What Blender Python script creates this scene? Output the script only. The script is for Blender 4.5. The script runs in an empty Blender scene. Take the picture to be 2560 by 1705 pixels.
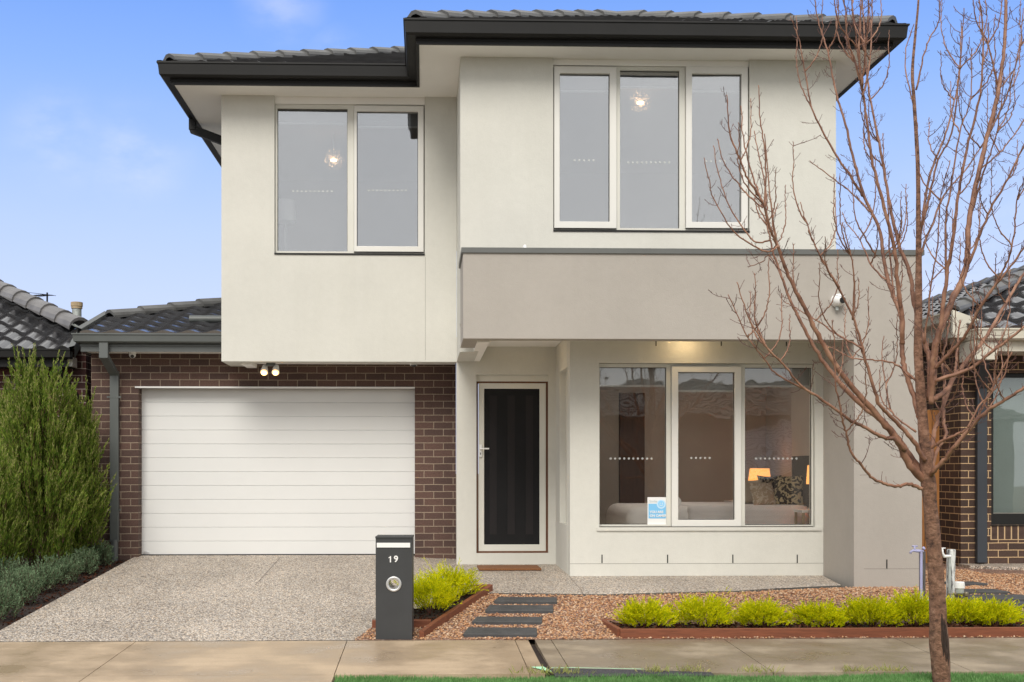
import bpy, bmesh, math, random
import numpy as np
from mathutils import Vector, Matrix, geometry
rnd = random.Random(7); nr = np.random.default_rng(7)
sc = bpy.context.scene
C = sc.collection
rad = math.radians
# ------------------------------------------------------------------ camera
F, PX, HY, TH, EYE = 3000.0, 1150.0, 1180.0, math.atan(0.03), 1.36   # focal length and principal point in photo pixels
cam = bpy.data.cameras.new('camera'); co = bpy.data.objects.new('camera', cam); C.objects.link(co)
cam.sensor_width = 36; cam.lens = F*36/2560
cam.shift_x = (1280-PX)/2560; cam.shift_y = (HY-852.5)/2560
cam.clip_start = 0.1; cam.clip_end = 2000
co.location = (0, 0, EYE); co.rotation_euler = (rad(90), 0, -TH)
sc.camera = co
# ------------------------------------------------------------------ light
sc.view_settings.view_transform = 'Standard'; sc.view_settings.look = 'None'
sc.view_settings.exposure = 0.25; sc.view_settings.gamma = 1.0
SUN_EL, SUN_AZ = rad(42), rad(193)      # azimuth clockwise from +Y: behind the camera, a little to the left
sun = bpy.data.lights.new('sun', 'SUN'); so = bpy.data.objects.new('sun', sun); C.objects.link(so)
sun.energy = 2.2; sun.angle = rad(30); sun.color = (1, .945, .86)
sdir = Vector((math.sin(SUN_AZ)*math.cos(SUN_EL), math.cos(SUN_AZ)*math.cos(SUN_EL), math.sin(SUN_EL)))
so.rotation_euler = sdir.to_track_quat('Z', 'Y').to_euler(); so.location = sdir*60
W = bpy.data.worlds.new("World"); sc.world = W; W.use_nodes = True
nt = W.node_tree; N = nt.nodes; L = nt.links
bg = N['Background']; bg.inputs[1].default_value = 0.1
sky = N.new('ShaderNodeTexSky'); sky.sky_type = 'NISHITA'; sky.sun_disc = False
sky.sun_elevation = SUN_EL; sky.sun_rotation = SUN_AZ
tc = N.new('ShaderNodeTexCoord'); sep = N.new('ShaderNodeSeparateXYZ'); L.new(tc.outputs['Generated'], sep.inputs[0])
rp = N.new('ShaderNodeValToRGB'); L.new(sep.outputs[2], rp.inputs[0])
e = rp.color_ramp.elements
e[0].position = 0; e[0].color = (.60, .66, .86, 1)
e[1].position = 1; e[1].color = (.06, .15, .5, 1)
for p, c in ((.142, (.50, .60, .86, 1)), (.193, (.435, .56, .85, 1)), (.25, (.345, .495, .84, 1)), (.31, (.24, .41, .83, 1)), (.366, (.17, .335, .82, 1)), (.5, (.10, .23, .66, 1))):
    q = e.new(p); q.color = c
def wmath(op, a, b=None, clamp=False):
    m = N.new('ShaderNodeMath'); m.operation = op; m.use_clamp = clamp
    for i, x in enumerate((a, b)):
        if x is None: continue
        if hasattr(x, 'links'): L.new(x, m.inputs[i])
        else: m.inputs[i].default_value = x
    return m.outputs[0]
def wmix(f, a, b):
    m = N.new('ShaderNodeMix'); m.data_type = 'RGBA'
    for s, x in ((m.inputs[0], f), (m.inputs[6], a), (m.inputs[7], b)):
        if hasattr(x, 'links'): L.new(x, s)
        elif isinstance(x, tuple): s.default_value = x
        else: s.default_value = x
    return m.outputs[2]
def wmr(x, a, b, smooth=True):
    m = N.new('ShaderNodeMapRange'); m.interpolation_type = 'SMOOTHSTEP'
    L.new(x, m.inputs[0]); m.inputs[1].default_value = a; m.inputs[2].default_value = b
    return m.outputs[0]
blue = wmix(0.006, rp.outputs[0], sky.outputs[0])
n1 = N.new('ShaderNodeTexNoise'); n1.inputs['Scale'].default_value = 5; n1.inputs['Detail'].default_value = 6; n1.inputs['Roughness'].default_value = .55
mp = N.new('ShaderNodeMapping'); mp.inputs['Scale'].default_value = (1, 1, 1.8); mp.inputs['Location'].default_value = (3.1, .4, 1.7)
L.new(tc.outputs['Generated'], mp.inputs[0]); L.new(mp.outputs[0], n1.inputs[0])
blobs = None
for dx, dz, w0 in ((-.237, .262, .055), (-.30, .275, .05), (-.117, .392, .045), (.45, .175, .10), (-.075, .345, .03)):
    d_ = Vector((dx, 1, dz)).normalized(); dp_ = N.new('ShaderNodeVectorMath'); dp_.operation = 'DISTANCE'; nv = N.new('ShaderNodeVectorMath'); nv.operation = 'NORMALIZE'
    L.new(tc.outputs['Generated'], nv.inputs[0]); L.new(nv.outputs[0], dp_.inputs[0]); dp_.inputs[1].default_value = d_
    b_ = wmr(dp_.outputs['Value'], w0, 0); blobs = b_ if blobs is None else wmath('MAXIMUM', blobs, b_)
n1.inputs['Scale'].default_value = 16
wisp = wmath('MULTIPLY', wmath('MULTIPLY', wmr(n1.outputs[0], .34, .72), blobs), .30)
blue2 = wmix(wisp, blue, (.86, .86, 1, 1))
n2 = N.new('ShaderNodeTexNoise'); n2.inputs['Scale'].default_value = 2.2; n2.inputs['Detail'].default_value = 7
L.new(tc.outputs['Generated'], n2.inputs[0])
cr = N.new('ShaderNodeValToRGB'); L.new(n2.outputs[0], cr.inputs[0])
cr.color_ramp.elements[0].position = .3; cr.color_ramp.elements[0].color = (.72, .74, .78, 1)
cr.color_ramp.elements[1].position = .7; cr.color_ramp.elements[1].color = (1.05, 1.04, 1.02, 1)
cf = wmath('MAXIMUM', wmr(sep.outputs[1], .35, -.1), wmr(sep.outputs[2], .375, .45))   # cloud behind the street; unseen overhead deck added to whiten light and roof reflections
full = wmix(cf, blue2, cr.outputs[0])
sc10 = N.new('ShaderNodeVectorMath'); sc10.operation = 'SCALE'; L.new(full, sc10.inputs[0]); sc10.inputs['Scale'].default_value = 10
L.new(sc10.outputs[0], bg.inputs[0])

# ------------------------------------------------------------------ helpers
def at(u, v, Y):
    r = (u-PX)/F; c, s = math.cos(TH), math.sin(TH)
    X = Y*(s + r*c)/(c - r*s)
    d = X*s + Y*c
    return Vector((X, Y, EYE + (HY-v)*d/F))
def X_(u, Y): return at(u, 0, Y).x
def Z_(u, v, Y): return at(u, v, Y).z
ORG = {}
def tag(o, label=None, cat=None, group=None, kind=None):
    for k, x in (('label', label), ('category', cat), ('group', group), ('kind', kind)):
        if x: o[k] = x
    return o
def thing(name, label, cat, loc=(0, 0, 0), group=None):
    o = bpy.data.objects.new(name, None); C.objects.link(o); o.location = loc; o.empty_display_size = .1
    ORG[o] = Vector(loc); return tag(o, label, cat, group)
def finish(name, me, mat, parent, label=None, smooth=False, org=None):
    if mat: me.materials.append(mat)
    if smooth: me.shade_smooth()
    o = bpy.data.objects.new(name, me); C.objects.link(o)
    if parent is not None:
        org = ORG[parent]; o.parent = parent
    elif org is None:
        a = np.empty(len(me.vertices)*3, 'f'); me.vertices.foreach_get('co', a); a = a.reshape(-1, 3)
        mn, mx = a.min(0), a.max(0); org = Vector(((mn[0]+mx[0])/2, (mn[1]+mx[1])/2, mn[2]))
    me.transform(Matrix.Translation(-Vector(org)))
    if parent is None: o.location = org
    ORG[o] = Vector(org)
    if label: o['label'] = label
    return o
def fast(name, V, Fc, mat, parent=None, smooth=False, label=None, org=None):
    V = np.asarray(V, 'f'); Fc = np.asarray(Fc, 'i'); k = Fc.shape[1]
    me = bpy.data.meshes.new(name)
    me.vertices.add(len(V)); me.vertices.foreach_set('co', V.ravel())
    me.loops.add(Fc.size); me.loops.foreach_set('vertex_index', Fc.ravel())
    me.polygons.add(len(Fc)); me.polygons.foreach_set('loop_start', np.arange(0, Fc.size, k, dtype='i'))
    me.update(calc_edges=True)
    return finish(name, me, mat, parent, label, smooth, org)
class MB:
    def __init__(s): s.v = []; s.f = []
    def add(s, vs, fs):
        b = len(s.v); s.v += [tuple(p) for p in vs]; s.f += [tuple(i+b for i in f) for f in fs]; return s
    def quad(s, a, b, c, d): return s.add([a, b, c, d], [(0, 1, 2, 3)])
    def box(s, x0, x1, y0, y1, z0, z1, rot=0, piv=None):
        vs = [(x, y, z) for z in (z0, z1) for y in (y0, y1) for x in (x0, x1)]
        if rot:
            px, py = piv or ((x0+x1)/2, (y0+y1)/2); c, sn = math.cos(rot), math.sin(rot)
            vs = [(px+(x-px)*c-(y-py)*sn, py+(x-px)*sn+(y-py)*c, z) for x, y, z in vs]
        return s.add(vs, [(0, 2, 3, 1), (4, 5, 7, 6), (0, 1, 5, 4), (2, 6, 7, 3), (0, 4, 6, 2), (1, 3, 7, 5)])
    def prism(s, poly, z0, z1):
        n = len(poly)
        f0 = z0 if callable(z0) else (lambda x, y: z0); f1 = z1 if callable(z1) else (lambda x, y: z1)
        vs = [(x, y, f0(x, y)) for x, y in poly] + [(x, y, f1(x, y)) for x, y in poly]
        return s.add(vs, [tuple(range(n))[::-1], tuple(range(n, 2*n))] + [(i, (i+1) % n, n+(i+1) % n, n+i) for i in range(n)])
    def plate(s, x0, x1, z0, z1, y0, y1, holes=(), axis='y'):
        xs = sorted({x0, x1, *[q for h in holes for q in h[:2] if x0 <= q <= x1]}); zs = sorted({z0, z1, *[q for h in holes for q in h[2:] if z0 <= q <= z1]})
        def solid(i, j):
            if i < 0 or j < 0 or i >= len(xs)-1 or j >= len(zs)-1: return False
            cx, cz = (xs[i]+xs[i+1])/2, (zs[j]+zs[j+1])/2
            return not any(h[0] < cx < h[1] and h[2] < cz < h[3] for h in holes)
        P = (lambda x, y, z: (x, y, z)) if axis == 'y' else (lambda x, y, z: (y, x, z))
        for i in range(len(xs)-1):
            for j in range(len(zs)-1):
                if not solid(i, j): continue
                a, b, c, d = xs[i], xs[i+1], zs[j], zs[j+1]
                s.quad(P(a, y0, c), P(b, y0, c), P(b, y0, d), P(a, y0, d)); s.quad(P(a, y1, c), P(a, y1, d), P(b, y1, d), P(b, y1, c))
                if not solid(i-1, j): s.quad(P(a, y0, c), P(a, y0, d), P(a, y1, d), P(a, y1, c))
                if not solid(i+1, j): s.quad(P(b, y0, c), P(b, y1, c), P(b, y1, d), P(b, y0, d))
                if not solid(i, j-1): s.quad(P(a, y0, c), P(a, y1, c), P(b, y1, c), P(b, y0, c))
                if not solid(i, j+1): s.quad(P(a, y0, d), P(b, y0, d), P(b, y1, d), P(a, y1, d))
        return s
    def tube(s, pts, r, n=10, cap=True):
        pts = [Vector(p) for p in pts]; R = r if hasattr(r, '__len__') else [r]*len(pts)
        ref = None; vs = []
        for i, p in enumerate(pts):
            t = (pts[min(i+1, len(pts)-1)] - pts[max(i-1, 0)]).normalized()
            if ref is None: ref = t.orthogonal().normalized()
            ref = (ref - t*ref.dot(t)).normalized(); b = t.cross(ref)
            vs += [p + (ref*math.cos(2*math.pi*k/n) + b*math.sin(2*math.pi*k/n))*R[i] for k in range(n)]
        fs = [(i*n+k, i*n+(k+1) % n, (i+1)*n+(k+1) % n, (i+1)*n+k) for i in range(len(pts)-1) for k in range(n)]
        if cap: fs += [tuple(range(n))[::-1], tuple(range((len(pts)-1)*n, len(pts)*n))]
        return s.add(vs, fs)
    def lathe(s, c, prof, n=20, axis='z'):
        vs = []
        for r, h in prof:
            for k in range(n):
                a = 2*math.pi*k/n; x, y = r*math.cos(a), r*math.sin(a)
                vs.append((c[0]+x, c[1]+y, c[2]+h) if axis == 'z' else (c[0]+x, c[1]-h, c[2]+y))
        m = len(prof)
        fs = [(i*n+k, i*n+(k+1) % n, (i+1)*n+(k+1) % n, (i+1)*n+k) for i in range(m-1) for k in range(n)]
        fs += [tuple(range(n))[::-1], tuple(range((m-1)*n, m*n))]
        return s.add(vs, fs)
    def sweep(s, path, prof, zadd=0):
        n = len(prof); P = [Vector(p) for p in path]; vs = []
        for i, p in enumerate(P):
            d0 = (P[i]-P[i-1]).normalized() if i else (P[1]-P[0]).normalized()
            d1 = (P[i+1]-P[i]).normalized() if i < len(P)-1 else d0
            a, b = Vector((d0.y, -d0.x)), Vector((d1.y, -d1.x)); m = (a+b)/(1+a.dot(b))
            vs += [(p.x+m.x*o, p.y+m.y*o, z+zadd) for o, z in prof]
        fs = [(i*n+k, (i+1)*n+k, (i+1)*n+(k+1) % n, i*n+(k+1) % n) for i in range(len(P)-1) for k in range(n)]
        fs += [tuple(range(n)), tuple(range((len(P)-1)*n, len(P)*n))[::-1]]
        return s.add(vs, fs)
    def build(s, name, mat, parent=None, label=None, smooth=False, uv=True, bevel=0, org=None):
        me = bpy.data.meshes.new(name); me.from_pydata(s.v, [], s.f); me.update()
        if bevel:
            bm = bmesh.new(); bm.from_mesh(me); bmesh.ops.remove_doubles(bm, verts=bm.verts, dist=1e-5)
            bmesh.ops.recalc_face_normals(bm, faces=bm.faces)
            ed = [e for e in bm.edges if len(e.link_faces) == 2 and e.calc_face_angle(0) > .5]
            bmesh.ops.bevel(bm, geom=ed, offset=bevel, segments=2, profile=.5, affect='EDGES'); bm.to_mesh(me); bm.free()
        else:
            bm = bmesh.new(); bm.from_mesh(me); bmesh.ops.recalc_face_normals(bm, faces=bm.faces); bm.to_mesh(me); bm.free()
        if uv:
            l = me.uv_layers.new(name='uv'); V = me.vertices
            for p in me.polygons:
                nx, ny, nz = abs(p.normal.x), abs(p.normal.y), abs(p.normal.z)
                for li in p.loop_indices:
                    c = V[me.loops[li].vertex_index].co
                    l.data[li].uv = (c.x, c.y) if nz > max(nx, ny) else ((c.x, c.z) if ny >= nx else (c.y, c.z))
        return finish(name, me, mat, parent, label, smooth, org)
def roof_tiles(mb, poly, per=.30, amp=.018, lift=.03, course=.32, round_=False):
    """tiles over a convex sloping polygon; its first edge is the eave"""
    P = [Vector(p) for p in poly]; U = (P[1]-P[0]); U.z = 0; U.normalize()
    Nn = (P[1]-P[0]).cross(P[-1]-P[0]).normalized()
    if Nn.z < 0: Nn = -Nn
    Vd = Nn.cross(U).normalized()
    if Vd.z < 0: Vd = -Vd
    us = [(p-P[0]).dot(U) for p in P]; vs = [(p-P[0]).dot(Vd) for p in P]
    u0, u1, v1 = min(us)-.1, max(us)+.1, max(vs)+.1
    k = 10; nu = int((u1-u0)/(per/k))+1; bm = bmesh.new()
    def w(u, j):
        t = ((u/per + (.0 if round_ else .5*(j % 2))) % 1)
        if round_: return amp*(math.sin(math.pi*t/.62) if t < .62 else -.25*math.sin(math.pi*(t-.62)/.38))
        return amp*(1 - min(1, abs(t-.5)/.16)) if abs(t-.5) < .16 else (amp*.5*(1-min(1, t/.08)) if t < .08 else 0)
    j = 0
    while j*course < v1:
        va, vb = j*course-(.04 if j == 0 else 0), (j+1)*course
        rows = []
        for v, h in ((va, -.008), (va, lift), (vb, 0)):
            rows.append([bm.verts.new(P[0]+U*(u0+i*per/k)+Vd*v+Nn*(h+w(u0+i*per/k, j))) for i in range(nu)])
        for r in range(2):
            for i in range(nu-1): bm.faces.new((rows[r][i], rows[r][i+1], rows[r+1][i+1], rows[r+1][i]))
        j += 1
    cen = sum(P, Vector())/len(P)
    for i in range(len(P)):
        a, b = P[i], P[(i+1) % len(P)]
        if i == 0: continue
        n = (b-a).cross(Nn).normalized()
        if n.dot(cen-a) > 0: n = -n
        bmesh.ops.bisect_plane(bm, geom=bm.verts[:]+bm.edges[:]+bm.faces[:], plane_co=a, plane_no=n, clear_outer=True)
    bm.verts.index_update()
    mb.add([v.co.copy() for v in bm.verts], [tuple(v.index for v in f.verts) for f in bm.faces]); bm.free()
    mb.add([p-Nn*.03 for p in P], [tuple(range(len(P)))])
def ridge_caps(mb, a, b, ln=.40, hw=.115, hh=.026, round_=False):
    a, b = Vector(a), Vector(b); d = b-a; n = max(1, round(d.length/ln)); t = d.normalized()
    s = t.cross(Vector((0, 0, 1))).normalized(); up = s.cross(t).normalized()
    if up.z < 0: up = -up
    if round_: prof = [(math.cos(q)*hw, math.sin(q)*hh*1.7-.03) for q in np.linspace(math.pi, 0, 8)]
    else: prof = [(-hw, -.055), (-hw*.9, -.02), (-hw*.25, hh), (hw*.25, hh), (hw*.9, -.02), (hw, -.055)]
    m = len(prof)
    for i in range(n):
        p, q = a+d*(i/n)-t*.03, a+d*((i+1)/n)+t*.01
        vs = [p+s*x*1.06+up*(z+.04) for x, z in prof]+[p+s*x+up*(z+.0) for x, z in prof]+[q+s*x*.94+up*(z+.012) for x, z in prof]
        mb.add(vs, [(k, k+1, m+k+1, m+k) for k in range(m-1)]+[(k, 2*m+k, 2*m+k+1, k+1) for k in range(m-1)]+[(0, m, 2*m), (m-1, 2*m-1, 3*m-1)])
def sheet(poly, zf, step):
    poly = [Vector(p) for p in poly]
    pts = []
    for i in range(len(poly)):
        a, b = poly[i], poly[(i+1) % len(poly)]; k = max(1, int((b-a).length/step))
        pts += [a+(b-a)*(j/k) for j in range(k)]
    n = len(pts); xs = [p.x for p in poly]; ys = [p.y for p in poly]; ins = []
    for x in np.arange(min(xs)+step/2, max(xs), step):
        for y in np.arange(min(ys)+step/2, max(ys), step): ins.append(Vector((x, y)))
    r = geometry.delaunay_2d_cdt(pts+ins, [(i, (i+1) % n) for i in range(n)], [], 1, 1e-4)
    m = MB(); m.add([(p.x, p.y, zf(p.x, p.y)) for p in r[0]], r[2]); return m
def inside(x, y, poly):
    c = False; n = len(poly)
    for i in range(n):
        (x1, y1), (x2, y2) = poly[i], poly[(i+1) % n]
        if (y1 > y) != (y2 > y) and x < (x2-x1)*(y-y1)/(y2-y1)+x1: c = not c
    return c
def text(body, size, p, mat, parent, name, bold=.0, yrot=0, ext=.002, align='CENTER'):
    cu = bpy.data.curves.new('t', 'FONT'); cu.body = body; cu.size = size; cu.extrude = ext; cu.offset = bold; cu.align_x = align; cu.align_y = 'CENTER'
    o = bpy.data.objects.new('t', cu); C.objects.link(o); dg = bpy.context.evaluated_depsgraph_get()
    me = bpy.data.meshes.new_from_object(o.evaluated_get(dg)); bpy.data.objects.remove(o)
    me.transform(Matrix.Translation(p) @ Matrix.Rotation(yrot, 4, 'Z') @ Matrix.Rotation(rad(90), 4, 'X'))
    return finish(name, me, mat, parent)

# ------------------------------------------------------------------ materials
class NT:
    def __init__(s, name):
        s.m = bpy.data.materials.new(name); s.m.use_nodes = True; s.t = s.m.node_tree; s.N = s.t.nodes
        s.b = s.N['Principled BSDF']; s.out = s.N['Material Output']; s.tc = s.N.new('ShaderNodeTexCoord')
    def n(s, k): return s.N.new('ShaderNode'+k)
    def l(s, a, b): s.t.links.new(a, b)
    def noise(s, sc_, det=4, rough=.55, co='Object', vec=None):
        q = s.n('TexNoise'); q.inputs['Scale'].default_value = sc_; q.inputs['Detail'].default_value = det; q.inputs['Roughness'].default_value = rough
        s.l(vec or s.tc.outputs[co], q.inputs[0]); return q.outputs[0]
    def mapping(s, scale, co='Object'):
        q = s.n('Mapping'); q.inputs['Scale'].default_value = scale; s.l(s.tc.outputs[co], q.inputs[0]); return q.outputs[0]
    def ramp(s, x, stops):
        q = s.n('ValToRGB'); s.l(x, q.inputs[0]); e = q.color_ramp.elements
        for i, (p, c) in enumerate(stops):
            k = e[i] if i < 2 else e.new(p)
            k.position = p; k.color = (*c, 1) if len(c) == 3 else c
        return q.outputs[0]
    def mix(s, f, a, b, mode='MIX'):
        q = s.n('Mix'); q.data_type = 'RGBA'; q.blend_type = mode
        for k, x in ((q.inputs[0], f), (q.inputs[6], a), (q.inputs[7], b)):
            if hasattr(x, 'links'): s.l(x, k)
            else: k.default_value = (*x, 1) if isinstance(x, tuple) and len(x) == 3 else x
        return q.outputs[2]
    def bump(s, x, st, dist=.01):
        q = s.n('Bump'); q.inputs['Strength'].default_value = st; q.inputs['Distance'].default_value = dist
        s.l(x, q.inputs['Height']); s.l(q.outputs[0], s.b.inputs['Normal']); return q
    def set(s, **k):
        for a, x in k.items(): s.b.inputs[a.replace('_', ' ')].default_value = x
def sca(c, k): return tuple(min(1, x*k) for x in c)
def pm(name, c, rough=.6, var=.1, vs=2.5, bump=0, bs=120, metal=0, stains=0):
    t = NT(name); t.set(Roughness=rough, Metallic=metal)
    col = t.ramp(t.noise(vs, 6), [(.3, sca(c, 1-var)), (.7, sca(c, 1+var))])
    if stains:
        col = t.mix(t.ramp(t.noise(.9, 8, .65), [(.5, (0, 0, 0)), (.75, (stains,)*3)]), col, sca(c, .72))
    t.l(col, t.b.inputs['Base Color'])
    if bump: t.bump(t.noise(bs, 3), bump, .004)
    return t.m
def brick(name, c1, c2, mortar, hue=.4):
    t = NT(name); t.set(Roughness=.85)
    b = t.n('TexBrick'); b.offset = .5; b.inputs['Scale'].default_value = 1; b.inputs['Brick Width'].default_value = .24
    b.inputs['Row Height'].default_value = .086; b.inputs['Mortar Size'].default_value = .0052; b.inputs['Mortar Smooth'].default_value = .15; b.inputs['Bias'].default_value = 0
    b.inputs['Color1'].default_value = (*c1, 1); b.inputs['Color2'].default_value = (*c2, 1); b.inputs['Mortar'].default_value = (*mortar, 1)
    uv = t.n('UVMap'); wob = t.n('VectorMath'); wob.operation = 'ADD'; nz = t.n('TexNoise'); nz.inputs['Scale'].default_value = 9; t.l(t.tc.outputs['Object'], nz.inputs[0])
    w2 = t.n('VectorMath'); w2.operation = 'MULTIPLY_ADD'; t.l(nz.outputs[1], w2.inputs[0]); w2.inputs[1].default_value = (.006, .006, 0); w2.inputs[2].default_value = (-.003, -.003, 0)
    t.l(uv.outputs[0], wob.inputs[0]); t.l(w2.outputs[0], wob.inputs[1]); t.l(wob.outputs[0], b.inputs[0])
    col = t.mix(1.0, b.outputs[0], t.ramp(t.noise(60, 5), [(.3, (.75,)*3), (.7, (1.2,)*3)]), 'MULTIPLY')
    col = t.mix(.6, col, t.ramp(t.noise(1.3, 4), [(.35, (.8,)*3), (.65, (1.2,)*3)]), 'MULTIPLY')
    t.l(col, t.b.inputs['Base Color'])
    mth = t.n('Math'); mth.operation = 'MULTIPLY_ADD'; t.l(b.outputs[1], mth.inputs[0]); mth.inputs[1].default_value = -1; t.l(t.noise(150, 3), mth.inputs[2])
    t.bump(mth.outputs[0], .5, .006)
    return t.m
def leafmat(name, c1, c2, tr=.3):
    t = NT(name); t.N.remove(t.b); g = t.n('NewGeometry')
    col = t.ramp(g.outputs['Random Per Island'], [(0, c1), (1, c2)])
    col = t.mix(.8, col, t.ramp(t.noise(6, 3), [(.3, (.7,)*3), (.7, (1.3,)*3)]), 'MULTIPLY')
    d = t.n('BsdfDiffuse'); s = t.n('BsdfTranslucent'); m = t.n('MixShader'); m.inputs[0].default_value = tr
    t.l(col, d.inputs[0]); t.l(col, s.inputs[0]); t.l(d.outputs[0], m.inputs[1]); t.l(s.outputs[0], m.inputs[2]); t.l(m.outputs[0], t.out.inputs[0])
    return t.m
def glass(name, refl, wav=.012, tint=(1, 1, 1), wsc=3.0):
    t = NT(name); t.N.remove(t.b)
    g = t.n('BsdfGlossy'); g.inputs['Roughness'].default_value = .015; g.inputs['Color'].default_value = (.95, .96, .97, 1)
    b = t.n('Bump'); b.inputs['Strength'].default_value = 1; b.inputs['Distance'].default_value = wav; t.l(t.noise(wsc, 2, .4), b.inputs['Height']); t.l(b.outputs[0], g.inputs['Normal'])
    tr = t.n('BsdfTransparent'); tr.inputs[0].default_value = (*tint, 1)
    fr = t.n('Fresnel'); fr.inputs[0].default_value = 1.5
    a = t.n('Math'); a.operation = 'ADD'; a.use_clamp = True; t.l(fr.outputs[0], a.inputs[0]); a.inputs[1].default_value = refl
    m = t.n('MixShader'); t.l(a.outputs[0], m.inputs[0]); t.l(tr.outputs[0], m.inputs[1]); t.l(g.outputs[0], m.inputs[2]); t.l(m.outputs[0], t.out.inputs[0])
    return t.m
def emit(name, c, s):
    t = NT(name); t.b.inputs['Base Color'].default_value = (*c, 1); t.b.inputs['Emission Color'].default_value = (*c, 1); t.b.inputs['Emission Strength'].default_value = s; return t.m
def pebble_mat(name, stops, scale, rough=.6, bump=.4, dark=.5, wet=0):
    t = NT(name); t.set(Roughness=rough)
    v = t.n('TexVoronoi'); v.inputs['Scale'].default_value = scale; t.l(t.tc.outputs['Object'], v.inputs[0])
    sp = t.n('SeparateColor'); t.l(v.outputs['Color'], sp.inputs[0])
    col = t.ramp(sp.outputs[0], stops)
    col = t.mix(t.ramp(v.outputs['Distance'], [(.35, (0, 0, 0)), (.6, (dark,)*3)]), col, sca(stops[0][1], .5))
    col = t.mix(1.0, col, t.ramp(t.noise(.8, 7, .6), [(.3, (.86,)*3), (.7, (1.1,)*3)]), 'MULTIPLY')
    col = t.mix(1.0, col, t.ramp(t.noise(.55, 5, .6, vec=t.mapping((1.6, .5, 1))), [(.35, (.84, .83, .82)), (.6, (1.04,)*3)]), 'MULTIPLY')
    t.l(col, t.b.inputs['Base Color']); q = t.bump(v.outputs['Distance'], bump, .006); q.invert = True
    return t.m
M = {}
def stucco(name, c):
    t = NT(name); t.set(Roughness=.9)
    col = t.ramp(t.noise(1.3, 6), [(.3, sca(c, .955)), (.7, sca(c, 1.03))])
    col = t.mix(1.0, col, t.ramp(t.noise(14, 4, .7), [(.3, (.98,)*3), (.7, (1.018,)*3)]), 'MULTIPLY')
    col = t.mix(1.0, col, t.ramp(t.noise(2.2, 5, .6, vec=t.mapping((2.6, 2.6, .22))), [(.34, (.982, .982, .978)), (.56, (1.0,)*3)]), 'MULTIPLY')
    col = t.mix(1.0, col, t.ramp(t.noise(260, 2), [(.3, (.94,)*3), (.7, (1.05,)*3)]), 'MULTIPLY')
    t.l(col, t.b.inputs['Base Color'])
    a = t.n('Math'); a.operation = 'MULTIPLY_ADD'; t.l(t.noise(9, 5, .6), a.inputs[0]); a.inputs[1].default_value = 1.6; t.l(t.noise(150, 3), a.inputs[2])
    t.bump(a.outputs[0], .4, .005); return t.m
M['cream'] = stucco('cream_render', (.63, .622, .57))
M['taupe'] = stucco('taupe_render', (.41, .378, .34))
M['soffit'] = pm('soffit_paint', (.90, .885, .85), .8, .02)
M['frame'] = pm('cream_aluminium', (.66, .65, .59), .42, .03)
M['sash'] = pm('white_aluminium', (.72, .71, .67), .4, .02)
M['char'] = pm('charcoal_metal', (.013, .013, .0128), .5, .15)
M['char'].node_tree.nodes['Principled BSDF'].inputs['Specular IOR Level'].default_value = .3
M['grey'] = pm('grey_metal', (.105, .115, .112), .42, .1)
M['cap'] = pm('grey_capping', (.115, .12, .115), .5, .1)
M['tile'] = pm('roof_tile', (.030, .030, .032), .28, .35, 3.0, .4, 60)
M['tile2'] = pm('glazed_tile', (.032, .032, .035), .13, .3, 4.0, .12, 40)
M['tile2'].node_tree.nodes['Principled BSDF'].inputs['IOR'].default_value = 2.1
M['capt'] = pm('ridge_tile', (.115, .115, .113), .5, .25, 3.0, .5, 80)
M['capt2'] = pm('pale_ridge_tile', (.16, .155, .155), .5, .25, 3.0, .5, 80)
M['brick'] = brick('brown_brick', (.112, .062, .048), (.072, .042, .035), (.29, .225, .165))
M['brick_l'] = brick('red_brick', (.10, .032, .028), (.055, .022, .02), (.40, .33, .28))
M['brick_r'] = brick('dark_brick', (.075, .042, .030), (.045, .027, .020), (.55, .38, .21))
M['door'] = pm('door_white', (.71, .715, .705), .45, .015, 1.5, .15, 300)
M['white'] = pm('white_paint', (.8, .8, .79), .5, .02)
M['black'] = pm('black_plastic', (.012, .012, .012), .35, .1)
M['mesh'] = pm('black_mesh', (.007, .007, .008), .95, .2)
M['timber'] = None
def wood(name, c, sc_=(1, 1, 12), rough=.65, axis=None):
    t = NT(name); t.set(Roughness=rough); nz = t.noise(4, 8, .6, vec=t.mapping(sc_))
    t.l(t.ramp(nz, [(.25, sca(c, .62)), (.5, c), (.75, sca(c, 1.3))]), t.b.inputs['Base Color']); t.bump(nz, .3, .004); return t.m
M['timber'] = wood('merbau', (.19, .058, .024), (1.5, 8, 20))
M['fence'] = wood('pine', (.36, .15, .04), (20, 20, 1.2))
M['jamb'] = wood('door_timber', (.12, .045, .018), (20, 20, 1))
M['brownpanel'] = wood('dark_timber', (.06, .026, .012), (12, 12, 1))
M['glass_up'] = glass('glass_coated', .24, .004, (.93, .94, .95), 1.5)
M['glass'] = glass('glass_clear', .05, .0016, (.98, .97, .95), 3)
M['glass_r'] = glass('glass_neighbour', .04, .0004, (.9, .93, .92), 2)
M['blind'] = pm('blind_cloth', (.42, .43, .43), .9, .03)
M['rail'] = pm('blind_rail', (.75, .75, .74), .5, .02)
M['dots'] = pm('etched_dots', (.62, .64, .62), .7, .02)
M['room_up'] = pm('pale_room', (.58, .575, .565), .9, .02)
M['room'] = pm('taupe_room', (.50, .445, .39), .9, .05)
M['linen'] = pm('grey_linen', (.82, .81, .81), .95, .04, 8, .3, 200)
M['bulb'] = emit('warm_led', (1, .72, .38), 42)
M['bulb_rim'] = emit('warm_reflector', (1, .58, .22), 1.7)
M['bulb_room'] = emit('bedside_bulb', (1, .66, .36), 16)
M['fill_room'] = emit('bedroom_fill_light', (1, .90, .80), 260)  # fill added to brighten the bedroom, no known lamp
M['bulb_up'] = emit('ceiling_led', (1, .75, .45), 60)
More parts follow.
